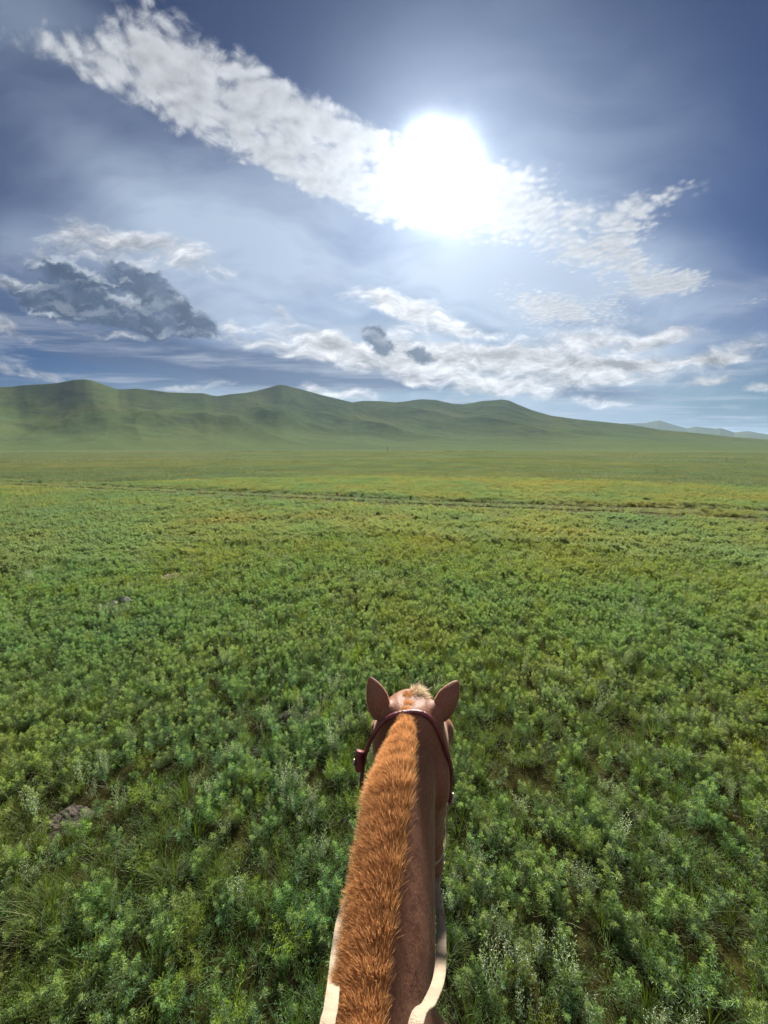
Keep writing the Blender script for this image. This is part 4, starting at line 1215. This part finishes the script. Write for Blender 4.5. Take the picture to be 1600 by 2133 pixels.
NEAR = 12.0
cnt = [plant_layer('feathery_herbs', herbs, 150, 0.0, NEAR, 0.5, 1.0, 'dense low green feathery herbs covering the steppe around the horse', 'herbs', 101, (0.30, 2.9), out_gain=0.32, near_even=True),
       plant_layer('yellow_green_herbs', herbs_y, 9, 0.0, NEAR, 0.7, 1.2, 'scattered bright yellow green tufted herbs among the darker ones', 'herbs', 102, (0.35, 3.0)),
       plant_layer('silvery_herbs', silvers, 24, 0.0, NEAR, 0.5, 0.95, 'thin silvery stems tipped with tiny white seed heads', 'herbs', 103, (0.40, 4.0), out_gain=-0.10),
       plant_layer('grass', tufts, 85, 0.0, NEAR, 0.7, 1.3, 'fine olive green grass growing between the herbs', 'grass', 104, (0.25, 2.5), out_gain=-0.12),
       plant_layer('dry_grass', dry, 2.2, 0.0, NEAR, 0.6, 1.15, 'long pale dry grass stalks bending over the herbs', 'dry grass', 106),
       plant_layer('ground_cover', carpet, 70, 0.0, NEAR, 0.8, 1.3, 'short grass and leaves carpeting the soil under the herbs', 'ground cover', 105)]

# ---- middle distance: tiles of the same plants with broader leaves
def tile(g, size, n_herb, herb_kw, n_tuft, tuft_kw, n_yel=0, n_sil=0, zk=1.0, rose=False, far=False):
    P = {0: [], 1: [], 2: [], 3: [], 4: []}
    pool_h = [herb(g, **herb_kw) for _ in range(5)] if not rose else [herb(np.random.default_rng(k_), **herb_kw) for k_ in range(40, 46)]
    pool_r = [rosettes(np.random.default_rng(k_), herb_kw['n_stem'], herb_kw['h'], herb_kw['spread'], herb_kw['lean'], rose[0], rose[1], rose[2]) for k_ in range(40, 46)] if rose else None; pool_t = [tuft(g, **tuft_kw) for _ in range(4)]
    def place(pool, n, key, smin=0.7, smax=1.3):
        # clumpy placement
        for _ in range(n):
            qi = g.integers(len(pool)); q = pool[qi]
            a = g.random() * 6.283; c, s = math.cos(a), math.sin(a); k = smin + (smax - smin) * g.random()
            M = np.array([[c, -s, 0], [s, c, 0], [0, 0, zk]]) * k
            off = np.array([(g.random() - .5) * size, (g.random() - .5) * size, 0])
            P[key].append(q @ M.T + off)
            if pool_r and pool is pool_h: P[4].append(pool_r[qi] @ M.T + off)
    place(pool_h, n_herb, 0); place(pool_t, n_tuft, 1); place(pool_h, n_yel, 2, 0.6, 1.0); place(pool_h, n_sil, 3, 0.6, 1.1)
    mats = [MAT_HERB_VF, MAT_GRASS_VF, MAT_GRASS_VF, MAT_HERB_VF] if far else [MAT_HERB_F, MAT_GRASS_F, MAT_YEL, MAT_SILVER]
    mats.append(MAT_TIP_VF if far else MAT_TIP_F)
    return [(np.concatenate(P[k]), mats[k]) for k in P if P[k]]

def tile_layer(name, protos, size, r0, r1, label, cat, seed, half=R(60), zk=(0.8, 1.15), rut_check=True):
    g = np.random.default_rng(seed)
    step = size * 0.86
    n = int(r1 / step) + 2
    gx, gy = np.meshgrid(np.arange(-n, n + 1) * step, np.arange(0, n + 1) * step)
    x = gx.ravel() + g.normal(size=gx.size) * size * 0.06; y = gy.ravel() + g.normal(size=gx.size) * size * 0.06
    r = np.hypot(x, y); a = np.abs(np.arctan2(x, y))
    ok = (r > r0) & (r < r1) & (a < half)
    if rut_check: ok &= keep(x, y, size * 0.45)
    x, y = x[ok], y[ok]; n_ = len(x)
    rot = g.integers(0, 4, n_) * (math.pi / 2) + g.normal(size=n_) * 0.08
    s = 0.95 + 0.12 * g.random(n_)
    scl = np.stack([s, s, zk[0] + (zk[1] - zk[0]) * g.random(n_)], 1)
    instancer(name, protos, np.stack([x, y, ground_z(x, y) - 0.005], 1), scl, rot, np.zeros((n_, 2)), g.integers(0, len(protos), n_), 0.25 + 0.5 * g.random(n_), label, cat)
    return n_

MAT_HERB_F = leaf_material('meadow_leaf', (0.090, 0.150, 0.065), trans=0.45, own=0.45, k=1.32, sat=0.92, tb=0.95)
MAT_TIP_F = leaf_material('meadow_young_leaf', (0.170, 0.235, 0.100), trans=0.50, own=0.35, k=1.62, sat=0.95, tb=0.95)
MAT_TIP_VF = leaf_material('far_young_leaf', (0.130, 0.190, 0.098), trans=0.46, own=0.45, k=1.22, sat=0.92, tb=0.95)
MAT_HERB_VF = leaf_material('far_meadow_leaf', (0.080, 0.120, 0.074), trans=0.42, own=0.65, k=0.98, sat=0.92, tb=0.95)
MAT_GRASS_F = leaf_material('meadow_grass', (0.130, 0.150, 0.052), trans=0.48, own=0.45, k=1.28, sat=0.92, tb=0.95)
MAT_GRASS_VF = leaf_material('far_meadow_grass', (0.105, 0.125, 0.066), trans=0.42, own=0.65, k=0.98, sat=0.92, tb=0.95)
g = np.random.default_rng(77)
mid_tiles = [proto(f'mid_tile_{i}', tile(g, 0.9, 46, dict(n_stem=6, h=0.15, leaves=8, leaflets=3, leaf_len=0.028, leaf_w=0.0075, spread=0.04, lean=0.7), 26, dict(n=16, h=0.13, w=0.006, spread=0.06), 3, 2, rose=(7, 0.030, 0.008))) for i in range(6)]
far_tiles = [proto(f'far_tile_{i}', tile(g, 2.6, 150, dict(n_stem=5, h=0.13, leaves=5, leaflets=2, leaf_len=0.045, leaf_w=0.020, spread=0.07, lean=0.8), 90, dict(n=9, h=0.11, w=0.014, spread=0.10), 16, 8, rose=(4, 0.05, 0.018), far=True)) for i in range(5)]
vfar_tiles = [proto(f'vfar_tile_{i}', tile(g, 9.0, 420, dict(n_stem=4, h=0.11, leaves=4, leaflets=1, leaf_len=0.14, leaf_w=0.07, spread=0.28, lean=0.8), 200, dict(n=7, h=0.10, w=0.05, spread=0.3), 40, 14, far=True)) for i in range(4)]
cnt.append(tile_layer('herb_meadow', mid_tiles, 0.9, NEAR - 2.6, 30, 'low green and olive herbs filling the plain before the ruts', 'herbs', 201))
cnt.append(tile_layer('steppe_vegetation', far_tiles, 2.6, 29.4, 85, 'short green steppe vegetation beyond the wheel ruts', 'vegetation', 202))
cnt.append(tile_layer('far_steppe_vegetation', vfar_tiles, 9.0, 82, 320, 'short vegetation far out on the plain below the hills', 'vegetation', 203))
# ---- low growth along the edges of the ruts
gv = np.random.default_rng(404)
PX, PY = [], []
for line, w in zip(RUTS, RUT_W):
    for (ax, ay), (bx, by) in zip(line[:-1], line[1:]):
        L_ = math.hypot(bx - ax, by - ay)
        if max(abs(ax), abs(bx)) > 90: continue
        n_ = int(L_ * 110)
        t = gv.random(n_); o_ = (gv.random(n_) * 2 - 1) * 2.1
        PX.append(ax + (bx - ax) * t - (by - ay) / L_ * o_); PY.append(ay + (by - ay) * t + (bx - ax) / L_ * o_)
PX, PY = np.concatenate(PX), np.concatenate(PY)
near = np.minimum(dist_to_line(PX, PY, RUTS[0]) / RUT_W[0], dist_to_line(PX, PY, RUTS[1]) / RUT_W[1])
ok = (near > 1.05) | (gv.random(len(PX)) < 0.10)
PX, PY = PX[ok], PY[ok]; n_ = len(PX)
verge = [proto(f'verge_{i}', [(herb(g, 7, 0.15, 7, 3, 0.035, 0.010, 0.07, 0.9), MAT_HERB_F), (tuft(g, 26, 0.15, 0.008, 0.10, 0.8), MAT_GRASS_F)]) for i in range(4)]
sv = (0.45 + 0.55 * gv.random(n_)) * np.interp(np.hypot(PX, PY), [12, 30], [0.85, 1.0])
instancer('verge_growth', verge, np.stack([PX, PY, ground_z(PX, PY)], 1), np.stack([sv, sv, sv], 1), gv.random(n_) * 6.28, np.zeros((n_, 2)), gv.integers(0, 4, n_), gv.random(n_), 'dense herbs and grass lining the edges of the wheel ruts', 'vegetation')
print('print plants', cnt, n_)
# ------------------------------------------------------------------ small things on the plain
MAT_MOUND = simple_mat('dry_grey_soil', (0.056, 0.043, 0.035), 0.98, bump=0.9, bscale=60, vary=0.45, vscale=18)
MAT_SAND = simple_mat('pale_sand', (0.22, 0.185, 0.125), 0.98, bump=0.6, bscale=60, vary=0.3, vscale=12)
MAT_STONE = simple_mat('pale_stone', (0.26, 0.25, 0.225), 0.9, bump=0.7, bscale=40, vary=0.35, vscale=14)
MAT_WOOD = simple_mat('weathered_wood', (0.06, 0.055, 0.05), 0.9, bump=0.4, bscale=30, vary=0.3, vscale=8)

def heap(name, c, rx, ry, h, mat, label, cat, seed=0, n=34):
    V, Fq = [], []
    z0 = float(ground_z(np.array([c.x]), np.array([c.y]))[0])
    for i in range(n + 1):
        rr_ = i / n
        for j in range(48):
            a = j / 48 * 2 * math.pi
            k = 1 + 0.28 * mnoise.noise((math.cos(a) * 1.3 + seed, math.sin(a) * 1.3, 1.7))
            x, y = c.x + rx * rr_ * k * math.cos(a), c.y + ry * rr_ * k * math.sin(a)
            z = h * (1 - rr_ ** 2) ** 1.3 + 0.020 * mnoise.noise((x * 22, y * 22, seed)) + 0.010 * mnoise.noise((x * 70, y * 70, seed)) - 0.015 * rr_ ** 4
            V.append((x, y, z0 + z))
    for i in range(n):
        for j in range(48):
            k = (j + 1) % 48
            Fq.append((i * 48 + j, (i + 1) * 48 + j, (i + 1) * 48 + k, i * 48 + k))
    o = mesh_obj(name, V, Fq, mat, None, smooth=True)
    return tag(o, label, cat)
heap('dirt_mound', SPOT_MOUND, 0.18, 0.14, 0.028, MAT_MOUND, 'bare grey brown dirt mound among the herbs left of the horse', 'mound', 3)
heap('dirt_mound', SPOT_MOUND2, 0.14, 0.10, 0.035, MAT_MOUND, 'small dark patch of dug earth left of the horse ears', 'mound', 5)
heap('sand_patch', SPOT_SAND, 0.19, 0.22, 0.03, MAT_SAND, 'pale sandy bare patch in the meadow on the left', 'sand patch', 8)

def stone(c, r, sx, sy, sz, seed, label):
    bm = bmesh.new(); bmesh.ops.create_icosphere(bm, subdivisions=4, radius=r)
    for v in bm.verts:
        d = v.co.normalized()
        k = 1 + 0.30 * mnoise.noise(d * 1.6 + Vector((seed, 0, 0))) + 0.10 * mnoise.noise(d * 4 + Vector((0, seed, 0)))
        # a few flat facets
        for fdir in (Vector((1, .3, .4)), Vector((-.6, .8, .2)), Vector((0.1, -.5, .9)), Vector((-.7, -.7, .3))):
            q = d.dot(fdir.normalized())
            if q > 0.72: k *= 0.72 / q
        v.co = Vector((d.x * sx, d.y * sy, d.z * sz)) * r * k
        v.co += c
    me = bpy.data.meshes.new('stone'); bm.to_mesh(me); bm.free(); me.materials.append(MAT_STONE)
    o = bpy.data.objects.new('stone', me); COL.objects.link(o)
    tag(o, label, 'stone', 'pale stones lying in the meadow')
c1_ = on_ground(238, 1256, 0.10); c2_ = on_ground(262, 1249, 0.12)
stone(c1_, 0.036, 1.2, 0.9, 0.85, 1.5, 'rounded pale stone, the left one of two stones in the meadow')
stone(c2_, 0.046, 1.7, 0.8, 0.75, 4.5, 'longer flat topped pale stone, the right one of two stones')

# utility pole far out on the plain
pb = on_ground(807, 945.5); pz = float(ground_z(np.array([pb.x]), np.array([pb.y]))[0])
Hp = 14.5 * pb.y / F * 1.02
V, Fq = sweep([(0, 0, -0.3), (0.01, 0, Hp * 0.5), (0.03, 0, Hp)], round_prof(0.085, 12), n=10, up=(1, 0, 0))
pole = mesh_obj('utility_pole', V, Fq, MAT_WOOD, None, smooth=True)
pole.location = (pb.x, pb.y, pz)
tag(pole, 'lone dark wooden pole standing far out on the plain', 'pole')
